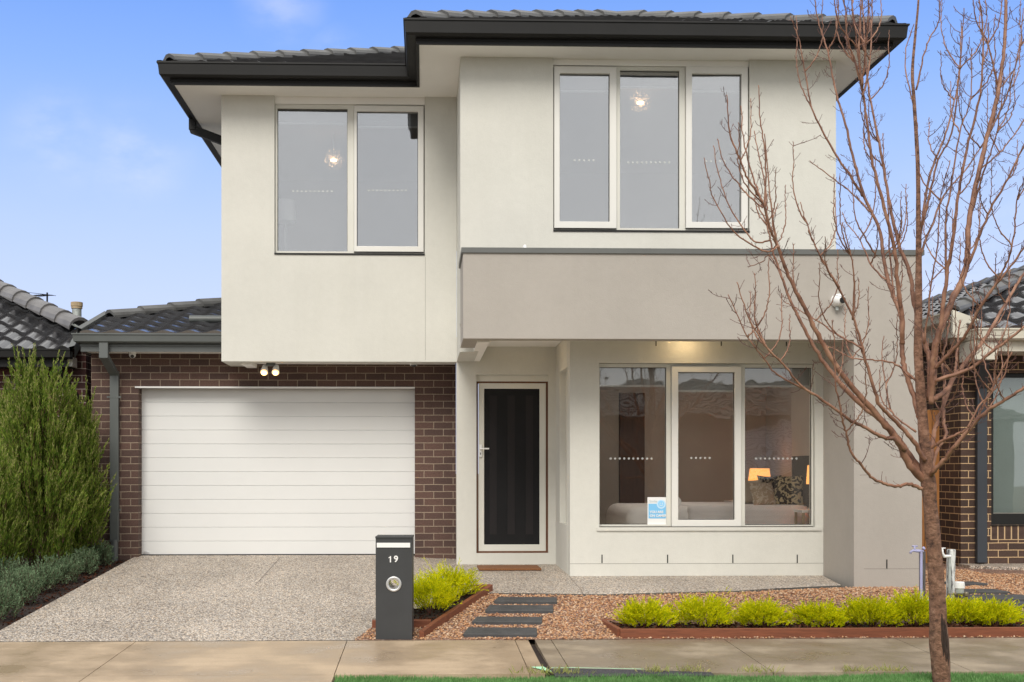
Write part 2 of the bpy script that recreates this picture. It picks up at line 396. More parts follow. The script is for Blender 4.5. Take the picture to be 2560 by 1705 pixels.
M['shade'] = emit('lamp_shade_lit', (1, .45, .12), 1.1)
M['shade_off'] = pm('lamp_shade', (.8, .79, .76), .9, .03)
M['agg'] = pebble_mat('exposed_aggregate', [(0, (.14, .115, .10)), (1, (.95, .89, .82)), (.12, (.24, .20, .18)), (.28, (.74, .57, .40)), (.5, (.92, .81, .68)), (.75, (.45, .40, .35))], 74, .6, .5, .7)
M['gravel'] = pebble_mat('gravel_bed', [(0, (.16, .085, .06)), (1, (.55, .40, .31)), (.4, (.36, .20, .135)), (.7, (.45, .26, .18))], 45, .7, .6, .8)
M['soil'] = pm('dark_soil', (.022, .012, .009), .9, .4, 30, .8, 60)
M['paver'] = pm('bluestone', (.055, .055, .056), .6, .25, 9, .5, 90)
M['mail'] = pm('charcoal_powdercoat', (.036, .038, .040), .55, .10, 6, .3, 400)
M['coir'] = pm('coir_mat', (.20, .085, .032), .95, .3, 60, 1, 300)
def concrete(name, c, c2):
    t = NT(name); nz = t.noise(1.1, 9, .62); col = t.ramp(nz, [(.36, sca(c2, .88)), (.5, c2), (.60, c)])
    st = t.noise(3.2, 5, .6, vec=t.mapping((.35, 2.2, 1))); col = t.mix(.75, col, t.ramp(st, [(.3, (.88,)*3), (.7, (1.08,)*3)]), 'MULTIPLY')
    col = t.mix(.7, col, t.ramp(t.noise(170, 2), [(.3, (.78,)*3), (.7, (1.18,)*3)]), 'MULTIPLY')
    t.l(col, t.b.inputs['Base Color']); r = t.ramp(nz, [(.38, (.22,)*3), (.58, (.6,)*3)]); t.l(r, t.b.inputs['Roughness']); t.bump(t.noise(260, 3), .25, .003); return t.m
M['path_a'] = concrete('warm_concrete', (.48, .365, .245), (.375, .28, .185))
M['path_b'] = concrete('damp_concrete', (.34, .275, .195), (.235, .185, .13))
M['asphalt'] = pebble_mat('asphalt', [(0, (.03, .03, .035)), (1, (.11, .10, .11)), (.5, (.055, .05, .06))], 160, .85, .4, .4)
M['mint'] = pm('mint_paint', (.42, .78, .50), .7, .15, 20)
M['lawn'] = pm('lawn_soil', (.06, .13, .035), .95, .3, 20, .5, 80)
M['earth'] = pm('bare_earth', (.16, .13, .09), .95, .25, 3, .4, 40)
M['lilac'] = pm('lilac_pipe', (.42, .42, .66), .4, .1)
M['galv'] = pm('galvanised', (.42, .45, .43), .45, .3, 15, .3, 80, metal=.3)
M['brass'] = pm('dull_brass', (.22, .19, .13), .45, .4, 40, .3, 90, metal=.6)
M['bone'] = pm('cream_gutter', (.60, .57, .48), .45, .12, 3)
M['steel'] = pm('satin_steel', (.6, .6, .6), .35, .05, metal=.6)
t = NT('peeling_post'); nz = t.noise(5, 8, .7, vec=t.mapping((14, 14, 1.5))); t.l(t.ramp(nz, [(.42, (.10, .10, .10)), (.52, (.72, .74, .72))]), t.b.inputs['Base Color']); t.bump(nz, .4, .004); t.set(Roughness=.8); M['peel'] = t.m
t = NT('grey_post'); nz = t.noise(5, 8, .7, vec=t.mapping((14, 14, 1.5))); t.l(t.ramp(nz, [(.35, (.05, .05, .05)), (.7, (.22, .20, .18))]), t.b.inputs['Base Color']); t.set(Roughness=.9); M['post'] = t.m
t = NT('bark'); t.set(Roughness=.85); n0 = t.noise(7, 9, .72, vec=t.mapping((2.4, 2.4, 3.4)))
col = t.ramp(n0, [(.34, (.055, .026, .018)), (.5, (.24, .12, .072)), (.68, (.40, .225, .15))])
vv = t.n('TexVoronoi'); vv.inputs['Scale'].default_value = 13; vv.feature = 'DISTANCE_TO_EDGE'; t.l(t.mapping((1, 1, .45)), vv.inputs[0])
col = t.mix(t.ramp(vv.outputs[0], [(0, (.30,)*3), (.06, (0, 0, 0))]), col, (.12, .06, .04))
t.l(col, t.b.inputs['Base Color']); t.bump(n0, 1, .035); M['bark'] = t.m
t = NT('branch_bark'); t.set(Roughness=.6); n0 = t.noise(9, 6, .6); t.l(t.ramp(n0, [(.3, (.11, .048, .030)), (.5, (.25, .118, .070)), (.72, (.40, .215, .135))]), t.b.inputs['Base Color']); t.bump(n0, .4, .006); M['branch'] = t.m
M['twig'] = pm('twig_bark', (.11, .045, .034), .6, .35, 8)
M['conifer'] = leafmat('conifer_leaf', (.06, .13, .018), (.27, .34, .06), .35)
M['conifer_tip'] = leafmat('conifer_tip_leaf', (.26, .32, .08), (.46, .42, .18), .35)
M['lav'] = leafmat('lavender_leaf', (.075, .125, .06), (.21, .29, .17), .2)
M['lime'] = leafmat('lime_leaf', (.33, .43, .006), (.92, .84, .015), .45)
M['grassblade'] = leafmat('grass_blade', (.10, .26, .07), (.24, .40, .16), .35)
M['mulch'] = leafmat('bark_mulch', (.02, .009, .006), (.11, .045, .028), 0)
t = NT('pebble'); g = t.n('NewGeometry'); t.set(Roughness=.6)
t.l(t.ramp(g.outputs['Random Per Island'], [(0, (.15, .075, .045)), (1, (.66, .48, .33)), (.25, (.40, .19, .09)), (.5, (.54, .29, .14)), (.75, (.44, .28, .17))]), t.b.inputs['Base Color']); M['pebble'] = t.m

# ------------------------------------------------------------------ the lie of the land
def sm(x, a, b):
    t = min(1, max(0, (x-a)/(b-a))); return t*t*(3-2*t)
def zdrive(y): return 0.0 + (.316-0.0)*min(1.05, max(0, (y-9.7)/(14.85-9.7)))
def zapron(y): return .225 + .045*min(1, max(0, (y-11.3)/2.8))
def zagg(x, y): k = sm(x, -.55, .5)*sm(y, 10.2, 11.6); return zdrive(y)*(1-k)+max(zapron(y), zdrive(y)*.9)*k
def zgrav(x, y): return .205*sm(y, 9.75, 11.6)*.55 + .205*.45*min(1, max(0, (y-9.75)/1.6)) + (.03*min(1, max(0, y-11.8)))
def struct(mb, name, mat, smooth=False):
    o = mb.build(name, mat, org=(0, 0, 0), smooth=smooth); o['kind'] = 'structure'; return o
yy = [-120, -3, 5.0, 8.2, 9.6, 15, 60, 900]; zz = [-.45, -.45, -.40, -.12, -.06, .22, .22, 0]
g = MB()
for i in range(len(yy)-1):
    for x0, x1 in ((-700, -40), (-40, -6.5), (-6.5, 12), (12, 40), (40, 700)): g.quad((x0, yy[i], zz[i]), (x1, yy[i], zz[i]), (x1, yy[i+1], zz[i+1]), (x0, yy[i+1], zz[i+1]))
struct(g, 'ground', M['earth'])
struct(MB().box(-60, 60, -2.6, 4.6, -.5, -.30), 'road', M['asphalt'])
struct(MB().box(-60, 60, 4.6, 4.78, -.5, -.19), 'kerb', M['path_b'])
agg_poly = [(-3.56, 15.0), (-3.56, 9.72), (-.57, 9.72), (-.42, 10.25), (.48, 11.5), (.62, 11.36), (1.66, 11.27), (3.0, 11.42), (4.15, 11.82), (4.3, 12.9), (1.7, 12.9), (1.7, 14.4), (.4, 14.4), (.4, 15.0)]
struct(sheet(agg_poly, zagg, .25), 'driveway', M['agg'], True)
m = MB(); n = len(agg_poly)          # the slab's edge
for i in range(n):
    a, b = agg_poly[i], agg_poly[(i+1) % n]
    m.quad((*a, zagg(*a)-.15), (*b, zagg(*b)-.15), (*b, zagg(*b)-.001), (*a, zagg(*a)-.001))
struct(m, 'driveway_edge', pm('slab_edge', (.10, .095, .085), .9, .2, 6))
grav_poly = [(-.57, 9.72), (9.5, 9.72), (9.5, 15), (4.84, 15), (4.84, 11.9), (4.15, 11.83), (3.0, 11.43), (1.66, 11.28), (.62, 11.37), (.48, 11.5), (-.42, 10.25)]
struct(sheet(grav_poly, zgrav, .3), 'gravel_bed', M['gravel'], True)
bed_poly = [(-8, 9.72), (-3.565, 9.72), (-3.565, 14.84), (-4.14, 14.84), (-4.14, 15.3), (-8, 15.3)]
zbed = lambda x, y: zdrive(y)-.035
struct(sheet(bed_poly, zbed, .3), 'garden_bed', M['soil'], True)
jn = MB()                                             # saw cuts across the aggregate
for (xa, ya), (xb, yb) in (((-1.76, 14.8), (-1.76, 12.6)), ((.38, 14.12), (-.02, 11.3)), ((1.54, 12.72), (1.5, 11.32))):
    k_ = 24; pp = [(xa+(xb-xa)*i/k_, ya+(yb-ya)*i/k_) for i in range(k_+1)]
    for (x0, y0), (x1, y1) in zip(pp[:-1], pp[1:]): jn.quad((x0-.003, y0, zagg(x0, y0)+.005), (x0+.003, y0, zagg(x0, y0)+.005), (x1+.003, y1, zagg(x1, y1)+.005), (x1-.003, y1, zagg(x1, y1)+.005))
struct(jn, 'driveway_joint', pm('saw_cut', (.22, .19, .17), .95))
# footpath slabs with their joints
zp = lambda x, y: -.04*(9.7-y)/1.39
def slab(x0, x1, mat, y0=8.31, y1=9.7, name='footpath'):
    struct(MB().prism([(x0, y0), (x1, y0), (x1, y1), (x0, y1)], lambda x, y: zp(x, y)-.12, zp), name, mat)
g_ = .006
for x0, x1, mt in ((-12, -6.1, 'path_a'), (-6.1, -2.31, 'path_a'), (-2.31, -.62, 'path_a'), (-.62, .735, 'path_a'), (.735, .845, 'path_a'), (.895, 1.03, 'path_b'), (1.03, 2.44, 'path_b'), (2.44, 3.85, 'path_b'), (3.85, 5.3, 'path_b'), (5.3, 9, 'path_b'), (9, 14, 'path_b')):
    slab(x0+g_/2, x1-g_/2, M[mt])
struct(MB().box(.84, .90, 8.31, 9.7, -.2, -.045), 'joint_filler', M['soil'])
slab(-12, -2.31-g_/2, M['path_a'], 6.4, 8.31-g_, 'driveway_crossover'); slab(-2.31+g_/2, -.62, M['path_a'], 6.4, 8.31-g_, 'driveway_crossover')
struct(MB().prism([(.9, 8.31), (.90, 8.47), (1.05, 8.475), (1.55, 8.41), (2.0, 8.31), (2.0, 8.2), (.9, 8.2)], -.1, lambda x, y: zp(x, y)+.004), 'asphalt_patch', M['asphalt'])
mk = MB(); zz_ = lambda x, y: zp(x, y)+.008
for P in ([(.76, 8.52), (.85, 8.53), (.89, 8.36), (.885, 8.33)], [(.9, 8.472), (1.05, 8.477), (1.55, 8.412), (1.55, 8.425), (1.05, 8.492), (.9, 8.485)]):
    mk.add([(x, y, zz_(x, y)) for x, y in P], [tuple(range(len(P)))])
struct(mk, 'painted_marking', M['mint'])
lawn_poly = [(-.6, 5.0), (9, 5.0), (9, 8.30), (-.6, 8.30)]
zl = lambda x, y: -.075 - .02*(8.3-y)+.012*math.sin(x*3.1)*math.sin(y*4.3)
struct(sheet(lawn_poly, zl, .3), 'lawn_base', M['lawn'], True)
def blades(base, dirs, length, width, seg=1):
    """thin tapering leaf blades (triangles)"""
    n = len(base); base = np.asarray(base); d = dirs/np.linalg.norm(dirs, axis=1, keepdims=True)
    s = np.cross(d, nr.normal(size=(n, 3))); s /= np.linalg.norm(s, axis=1, keepdims=True)+1e-9
    w = (np.asarray(width)*np.ones(n))[:, None]; l = (np.asarray(length)*np.ones(n))[:, None]
    V = np.stack([base-s*w*.4, base+d*l*.55-s*w, base+d*l, base+d*l*.5+s*w, ], 1).reshape(-1, 3)
    i = np.arange(n)[:, None]*4
    return V, np.concatenate([i, i+1, i+2, i+3], 1)
n = 60000
gx, gy = nr.uniform(-.6, 5.6, n), 8.24-np.abs(nr.normal(0, .42, n)); gy = np.clip(gy, 7.0, 8.26)+nr.normal(0, .010, n)
gz = np.array([zl(x, y) for x, y in zip(gx, gy)])
V, Fc = blades(np.stack([gx, gy, gz], 1), np.stack([nr.normal(0, .35, n), nr.normal(0, .35, n), np.ones(n)], 1), nr.uniform(.03, .055, n), .0028)
tag(fast('grass', V, Fc, M['grassblade'], org=(0, 0, 0)), 'short green lawn on the nature strip below the footpath', 'grass', kind='stuff')
for k, (wx, wy, s_) in enumerate(((.80, 8.34, .10), (.95, 8.3, .12), (1.62, 8.35, .07), (1.85, 8.36, .09), (2.35, 8.33, .08), (3.02, 8.33, .06), (3.28, 8.35, .07))):
    n = 70; bx = nr.normal(wx, s_, n); by = wy+nr.normal(0, .02, n)
    V, Fc = blades(np.stack([bx, by, np.full(n, -.05)], 1), np.stack([nr.normal(0, .7, n), nr.normal(0, .5, n), np.ones(n)], 1), nr.uniform(.03, .09, n), .003)
    if k == 0: VV, FF = V, Fc
    else: FF = np.concatenate([FF, Fc+len(VV)]); VV = np.concatenate([VV, V])
tag(fast('weeds', VV, FF, M['conifer_tip'], org=(0, 0, 0)), 'yellow-green weeds tufting along the footpath edge', 'weeds', kind='stuff')

# ------------------------------------------------------------------ THE HOUSE
H = thing('house', 'two-storey cream rendered house with white garage door and charcoal hipped roof', 'house', (1, 16, .3))
YG, YB, YR, YP = 14.85, 14.15, 12.77, 11.85
ZS = 5.78                                            # first-floor soffit
bxl, bxr = X_(553.5, YB), .385
bz0 = Z_(553, 903, YB)
def rect(u0, v0, u1, v1, Y): a, b = at(u0, v0, Y), at(u1, v1, Y); return (a.x, b.x, (b.z+Z_(u0, v1, Y))/2, (a.z+Z_(u1, v0, Y))/2)
# window builder ------------------------------------------------------
def ring(mb, c, r0, r1, y, n=12):
    vs = [(c[0]+r*math.cos(2*math.pi*k/n), y, c[1]+r*math.sin(2*math.pi*k/n)) for r in (r0, r1) for k in range(n)]
    mb.add(vs, [(k, (k+1) % n, n+(k+1) % n, n+k) for k in range(n)])
def window(parent, Y, outer, lights, gmat, blind=.22, fm='frame', sm_='sash', dots=True, setback=.05, gap_strip=True, blind_mat=None):
    x0, x1, z0, z1 = rect(*outer, Y); y = Y+setback
    holes = []
    for kind, so_, gl, dt in lights:
        holes.append(rect(*(so_ if kind == 's' else gl), Y))
    fr = MB().plate(x0, x1, z0, z1, y, y+.09, holes).build('window', M[fm], parent)
    for (kind, so_, gl, dt), h in zip(lights, holes):
        gx0, gx1, gz0, gz1 = rect(*gl, Y)
        if kind == 's':
            MB().plate(h[0]+.004, h[1]-.004, h[2]+.006, h[3]-.004, y-.035, y+.03, [(gx0, gx1, gz0, gz1)]).build('sash', M[sm_], fr, bevel=.004)
        yg = y+.012 if kind == 's' else y+.035
        MB().box(gx0-.006, gx1+.006, yg, yg+.005, gz0-.006, gz1+.006).build('pane', gmat, fr)
        MB().plate(gx0-.012, gx1+.012, gz0-.012, gz1+.012, yg-.004, yg-.0005, [(gx0+.006, gx1-.006, gz0+.006, gz1-.006)]).build('gasket', M['black'], fr)
        if blind:
            b = MB().box(gx0-.02, gx1+.02, y+.13, y+.134, gz1-blind, gz1+.05).build('blind', blind_mat or M['blind'], fr)
            MB().box(gx0-.02, gx1+.02, y+.122, y+.142, gz1-blind-.022, gz1-blind).build('blind_rail', M['rail'], fr)
        if dots and dt:
            dm = MB(); u0, u1, v, k = dt; a, b = at(u0, v, Y), at(u1, v, Y)
            for i in range(k):
                p = a+(b-a)*(i/(k-1)); ring(dm, (p.x, p.z), .0045, .0105, yg-.0015)
            dm.build('dot_pattern', M['dots'], fr)
    if gap_strip: MB().box(x0-.004, x1+.004, Y-.012, y+.02, z0-.03, z0-.012).build('sill_shadow_strip', M['char'], fr)  # dark strip put in for the shadow of the gap under the sill
    return fr
win_B = (687, 259, 1061, 631); win_R = (1384, 163, 1873, 573); win_W = (1499, 909, 2037, 1316)
hB = rect(*win_B, YB); hR = rect(*win_R, YR); hW = rect(*win_W, YR)
# upper left box
MB().plate(bxl, bxr+.0, bz0, ZS, YB, YB+.2, [(hB[0]-.004, hB[1]+.004, hB[2]-.03, ZS+1)]).build('box_wall', M['cream'], H)
MB().box(bxl, bxl+.2, YB+.2, 24, bz0, ZS).build('side_wall', M['cream'], H)
MB().box(hB[0]-.004, hB[1]+.004, YB+.035, YB+.15, hB[3]+.004, ZS).build('head_panel', M['soffit'], H)
MB().box(bxl+.2, bxr, YB+.2, YG+.1, bz0+.03, bz0+.06).build('garage_soffit', M['soffit'], H)
MB().box(bxl+.2, bxl+.32, YB+.2, YG, bz0-.02, bz0+.03).build('soffit_beam', M['soffit'], H)
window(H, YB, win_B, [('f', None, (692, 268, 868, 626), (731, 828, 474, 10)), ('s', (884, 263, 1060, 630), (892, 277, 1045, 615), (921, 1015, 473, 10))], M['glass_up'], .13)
# upper right bay
rx0, rx1 = .387, X_(2090, YR)
MB().plate(rx0, rx1, 2.952, ZS, YR, YR+.2, [(hR[0]-.004, hR[1]+.004, hR[2]-.03, ZS+1)]).build('bay_wall', M['cream'], H)
MB().box(rx0, rx0+.2, YR+.2, YB+.0, bz0, ZS).build('bay_side_wall', M['cream'], H)
MB().box(rx1-.2, rx1, YR+.2, 24, 3.4, ZS).build('bay_side_wall', M['cream'], H)
MB().box(hR[0]-.004, hR[1]+.004, YR+.035, YR+.15, hR[3]+.004, ZS).build('head_panel', M['soffit'], H)
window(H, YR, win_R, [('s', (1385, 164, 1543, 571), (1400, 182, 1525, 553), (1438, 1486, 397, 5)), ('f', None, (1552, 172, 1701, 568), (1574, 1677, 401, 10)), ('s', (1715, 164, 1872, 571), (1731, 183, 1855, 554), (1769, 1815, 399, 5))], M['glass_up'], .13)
# porch portal
px0, px1 = rx0, X_(2305, YP); pz1 = EYE+2.217*1.0; pz0 = Z_(1160, 846, YP); qx0 = X_(2130, YP)+.02
zcap = Z_(1160, 619, YP); zcapb = Z_(1160, 632, YP)
MB().plate(px0, px1, .12, zcapb, YP, YP+.2, [(px0-1, qx0, 0, pz0)]).build('portal_wall', M['taupe'], H)
MB().box(px0, px0+.2, YP+.2, YR, pz0, zcapb).build('portal_side', M['taupe'], H)
MB().box(qx0, px1, YP+.2, YR+.2, .12, zcapb-.002).build('pier', M['taupe'], H)
MB().box(px1-.2, px1, YR+.2, 24, .12, zcapb-.002).build('pier_side_wall', M['taupe'], H)
MB().sweep([(px0, YR), (px0, YP), (px1, YP), (px1, 24)], [(-.24, zcapb), (.018, zcapb), (.018, zcap), (-.24, zcap+.01)]).build('parapet_capping', M['cap'], H)
MB().box(px0+.2, px1, YP+.2, YR, zcapb-.15, zcapb-.12).build('porch_roof', M['cap'], H)
MB().box(px0+.16, px1-.05, YP+.2, YB, pz0+.16, pz0+.18).build('porch_ceiling', M['soffit'], H)
MB().box(px0+.15, px0+.27, YP+.2, YB, pz0-.015, pz0+.05).build('porch_beam', M['soffit'], H)
# ground-floor window wall
wx0 = X_(1425, YR)
MB().plate(wx0, qx0+.02, .12, 2.95, YR, YR+.2, [(hW[0]-.004, hW[1]+.004, hW[2]-.008, hW[3]+.004)]).build('window_wall', M['cream'], H)
MB().box(hW[0]-.03, hW[1]+.07, YR-.018, YR+.05, hW[2]-.045, hW[2]-.008).build('window_sill', M['cream'], H)
jm = MB()                                             # weep slots and movement joints in the render
for u in (1505, 1669, 1832, 1993): p = at(u, 1397, YR); jm.box(p.x-.006, p.x+.006, YR-.002, YR+.01, p.z-.045, p.z+.045)
for u in (1640, 1803, 1966): p = at(u, 858, YR); jm.box(p.x-.006, p.x+.006, YR-.002, YR+.01, p.z-.03, p.z+.03)
p = at(2217, 1410, YP); jm.box(p.x-.006, p.x+.006, YP-.002, YP+.01, p.z-.045, p.z+.045)
jm.build('weep_slots', M['black'], H)
jl = MB(); zj = Z_(1600, 1409, YR); jl.box(wx0, qx0, YR-.001, YR+.01, zj-.002, zj+.002)
zj = Z_(2200, 1422, YP); jl.box(qx0+.1, px1, YP-.001, YP+.01, zj-.002, zj+.002)
xj = X_(1062, YB); jl.box(xj+.005, xj+.008, YB-.001, YB+.01, bz0+.02, hB[2]-.05)
jl.build('control_joint', pm('joint_dark_line', (.2, .19, .17), .9), H)  # thin dark lines along the joints in the render
window(H, YR, win_W, [('f', None, (1501, 917, 1669, 1312), (1530, 1633, 1146, 10)), ('s', (1680, 914, 1856, 1318), (1697, 930, 1839, 1300), (1732, 1778, 1144.6, 5)), ('f', None, (1866, 918, 2034, 1313), (1896, 1998, 1146, 10))], M['glass'], .18, setback=.06, gap_strip=False)
# porch side wall with its slot window
sx = X_(1390, YB)-.004
ny0, ny1, nz0, nz1 = 12.99, 13.72, Z_(1418, 1313, 13.0), Z_(1418, 917, 13.0)
MB().plate(YR+.2, YB, .12, 2.95, sx, sx+.2, [(ny0, ny1, nz0, nz1)], axis='x').build('porch_side_wall', M['cream'], H)
MB().box(sx+.07, sx+.1, ny0, ny1, nz0, nz1).build('sidelight', M['frame'], H)
# entry wall, door
ex0, ex1 = .385, sx
d_ = rect(1191, 937, 1371, 1383, YB)
MB().plate(ex0, ex1+.1, .12, 2.95, YB, YB+.2, [d_]).build('entry_wall', M['cream'], H)
D = MB().plate(d_[0], d_[1], d_[2], d_[3]-.075, YB+.05, YB+.14, [(d_[0]+.022, d_[1]-.022, d_[2]+.022, d_[3]-.095)]).build('door', M['jamb'], H, label='cream framed security screen door in a brown timber jamb')
MB().box(d_[0], d_[1], YB+.04, YB+.15, d_[3]-.075, d_[3]).build('door_head', M['frame'], D)
a = rect(1197, 955, 1366, 1379, YB); b = rect(1211, 971, 1350, 1362, YB)
MB().plate(*a, YB+.055, YB+.09, [b]).build('screen_frame', M['frame'], D, bevel=.004)
MB().box(b[0], b[1], YB+.07, YB+.076, b[2], b[3]).build('mesh_panel', M['mesh'], D)
tr = MB()
for u in (1225, 1270, 1316): x = X_(u, YB); tr.box(x, x+.085, YB+.0675, YB+.0705, b[2]+.12, b[3]-.08)
tr.build('door_panel', pm('dark_stripe', (.013, .011, .012), .9), D)
hp = at(1201.5, 1126, YB); hd = MB().box(hp.x-.016, hp.x+.016, YB+.035, YB+.058, hp.z-.075, hp.z+.07)
hd.tube([(hp.x, YB+.05, hp.z+.02), (hp.x, YB+.0, hp.z+.02), (hp.x+.02, YB-.01, hp.z+.02), (hp.x+.10, YB-.01, hp.z+.02)], .009, 8)
hd.build('handle', M['white'], D, bevel=.0)
MB().box(hp.x-.005, hp.x+.005, YB+.03, YB+.036, hp.z-.05, hp.z-.025).build('keyhole', M['black'], D)
# garage
gxl, gxr = X_(228, YG), ex0+.01
dz1 = Z_(600, 969, YG); dxl, dxr = X_(346, YG), X_(1037, YG)
MB().plate(gxl, gxr, .18, 2.835, YG, YG+.25, [(dxl, dxr, 0, dz1)]).build('brick_wall', M['brick'], H)
MB().box(gxl, gxl+.25, YG+.25, 24, .18, 2.835).build('brick_side_wall', M['brick'], H)
MB().box(dxl-.04, dxr, YG-.012, YG+.1, dz1-.006, dz1+.012).build('lintel', M['white'], H)
gd = MB(); npan = 12; zb = .325; ph = (dz1-zb)/npan
prof = []
for i in range(npan):
    z = zb+i*ph
    prof += [(-.006, z+.003), (-.0135, z+.006), (-.015, z+ph-.005), (-.006, z+ph-.002)]
for i in range(len(prof)-1):
    (y0, z0), (y1, z1) = prof[i], prof[i+1]; Y0 = YG+.19
    gd.quad((dxl, Y0+y0, z0), (dxr+.1, Y0+y0, z0), (dxr+.1, Y0+y1, z1), (dxl, Y0+y1, z1))
gd.box(dxl, dxr+.1, YG+.195, YG+.22, zb-.02, dz1+.05)
G = gd.build('garage_door', M['door'], H)
MB().box(dxl, dxr, YG+.165, YG+.2, zb-.012, zb+.012).build('bottom_seal', M['black'], G)
p = at(366, 1385, YG+.17); MB().lathe((p.x, YG+.178, p.z), [(.04, 0), (.04, .004), (.03, .006)], 20, 'y').build('badge', M['steel'], G)
MB().box(dxl-.1, dxr+.1, YG+.2, YG+.6, .1, zb-.01).build('floor_slab', M['path_b'], H)
# main roof
GZ = EYE+4.62
def gut_prof(d, w=.12): return [(0, -d), (w*.72, -d), (w*.9, -d*.86), (w*.93, -d*.62), (w*.98, -d*.25), (w, -.012), (w*1.1, -.008), (w*1.1, .008), (w*.94, .008), (w*.86, -d*.55), (w*.78, -d*.9), (.012, -d*.93), (.012, -.02), (0, -.02)]
fpath = [(-2.88, 24), (-2.88, 13.74), (-.08, 13.74), (-.08, 12.37), (4.88, 12.37), (4.88, 24)]
MB().sweep(fpath, gut_prof(.15), GZ).build('gutter', M['char'], H)
fp = [(-.03, ZS-.01), (0, ZS-.01), (0, ZS+.02), (.006, ZS+.024), (.006, ZS+.05), (0, ZS+.054), (0, ZS+.19), (-.03, ZS+.19)]
MB().sweep(fpath, fp).build('fascia', M['char'], H)
MB().prism([(-2.85, 24), (-2.85, 13.77), (-.05, 13.77), (-.05, 12.40), (4.85, 12.40), (4.85, 24)], ZS+.001, ZS+.02).build('eave_soffit', M['soffit'], H)
zr = GZ+.0; k = .4
E1, E2, EX, RX, EL = 13.66, 12.29, 4.94, -.16, -2.96
hr = (EX-RX)/2; ra = (RX+hr, E2+hr, zr+k*hr); rv = (RX+hr, E1+hr, zr+k*hr); hm = (EX-EL)/2; mr = (EL+hm, E1+hm, zr+k*hm); mb_ = (EL+hm, 20.5, zr+k*hm)
rt = MB()
roof_tiles(rt, [(EL, E1, zr), (RX, E1, zr), rv, mr])
roof_tiles(rt, [(RX, E1, zr), (RX, E2, zr), ra, rv])
roof_tiles(rt, [(RX, E2, zr), (EX, E2, zr), ra])
roof_tiles(rt, [(EX, E2, zr), (EX, E1, zr), rv, ra]); roof_tiles(rt, [(EX, E1, zr), (EX, 24, zr), mb_, mr, rv])
roof_tiles(rt, [(EL, 24, zr), (EL, E1, zr), mr, mb_]); roof_tiles(rt, [(EX, 24, zr), (EL, 24, zr), mb_])
R = rt.build('roof', M['tile'], H)
rc = MB()
for a, b in (((EL, E1, zr), mr), ((RX, E2, zr), ra), ((EX, E2, zr), ra), (ra, rv), (rv, mr), (mr, mb_)):
    a, b = Vector(a), Vector(b); ridge_caps(rc, a+(b-a).normalized()*.12+Vector((0, 0, .035)), b+Vector((0, 0, .035)))
rc.build('ridge_capping', M['capt'], R)
# downpipes from the upper gutters
p = [at(450, 303, 17.0)]
dpm = MB()
def rtube(mb, pts, w=.1, d=.05):                       # rectangular pipe through points
    for a, b in zip(pts[:-1], pts[1:]):
        a, b = Vector(a), Vector(b); t = (b-a).normalized(); s = Vector((1, 0, 0)) if abs(t.x) < .6 else Vector((0, 1, 0))
        s = (s-t*s.dot(t)).normalized(); q = t.cross(s)
        vs = [c+s*i*w/2+q*j*d/2 for c in (a-t*.012, b+t*.012) for i, j in ((-1, -1), (1, -1), (1, 1), (-1, 1))]
        mb.add(vs, [(0, 1, 2, 3), (7, 6, 5, 4)]+[(i, (i+1) % 4, 4+(i+1) % 4, 4+i) for i in range(4)])
rtube(dpm, [(-2.93, 15.3, GZ-.13), (-2.93, 15.3, GZ-.28), (-2.45, 15.3, GZ-.46), (-2.45, 15.3, 3.4)], .08, .1); dpm.build('downpipe', M['char'], H)
dpm = MB(); rtube(dpm, [(4.93, 15.4, GZ-.12), (4.93, 15.4, GZ-.25), (rx1+.06, 15.4, GZ-.62), (rx1+.06, 15.4, 3.6)], .08, .1); dpm.build('downpipe', M['char'], H)
# garage roof
GZ2 = EYE+1.64
gp = [(-4.06, 24), (-4.06, 14.47), (bxl+.4, 14.47)]
MB().sweep(gp, gut_prof(.10, .11), GZ2).build('gutter', M['grey'], H)
MB().sweep([(-4.1, 24), (-4.1, 14.47), (bxl+.4, 14.47)], [(-.02, 2.80), (0, 2.80), (0, 2.86), (.008, 2.865), (.008, 2.885), (0, 2.89), (0, 2.98), (-.02, 2.98)]).build('fascia', M['grey'], H)
MB().box(-4.08, bxl+.4, 14.49, YG, 2.815, 2.834).build('eave_soffit', M['soffit'], H)
GP = lambda x, y: (x, y, GZ2+.0+.29*(y-14.4))
rt = MB(); roof_tiles(rt, [GP(-4.08, 14.4), GP(-2.1, 14.4), GP(-2.1, 17.55), GP(-4.08, 15.55)], .30, .024, .035, .32, True)
zl_ = GP(-4.08, 15.55)[2]; roof_tiles(rt, [(-4.08, 24, zl_), (-4.08, 15.55, zl_), GP(-2.1, 17.55), (-2.1, 24, GP(-2.1, 17.55)[2])])
R2 = rt.build('garage_roof', M['tile2'], H)
rc = MB(); ridge_caps(rc, Vector(GP(-4.02, 15.55))+Vector((0, 0, .05)), Vector(GP(-2.1, 17.5))+Vector((0, 0, .05)), .44); rc.build('ridge_capping', M['capt'], R2)
fl = MB(); a, b = Vector(GP(-4.13, 14.42)), Vector(GP(-4.13, 15.65))
fl.quad(a+Vector((0, 0, -.06)), b+Vector((0, 0, -.06)), b+Vector((0, 0, .08)), a+Vector((0, 0, .08))); fl.quad(a+Vector((0, 0, .08)), b+Vector((0, 0, .08)), b+Vector((.05, 0, .06)), a+Vector((.05, 0, .06)))
fl.quad(a+Vector((.05, 0, .06)), b+Vector((.05, 0, .06)), b+Vector((.05, 0, -.06)), a+Vector((.05, 0, -.06))); fl.build('roof_flashing', M['cap'], H)
a, b = at(474, 797, 15.2), at(560, 797, 15.2); MB().tube([a, b+Vector((.1, 0, 0))], .042, 16).build('spreader_pipe', M['grey'], H)
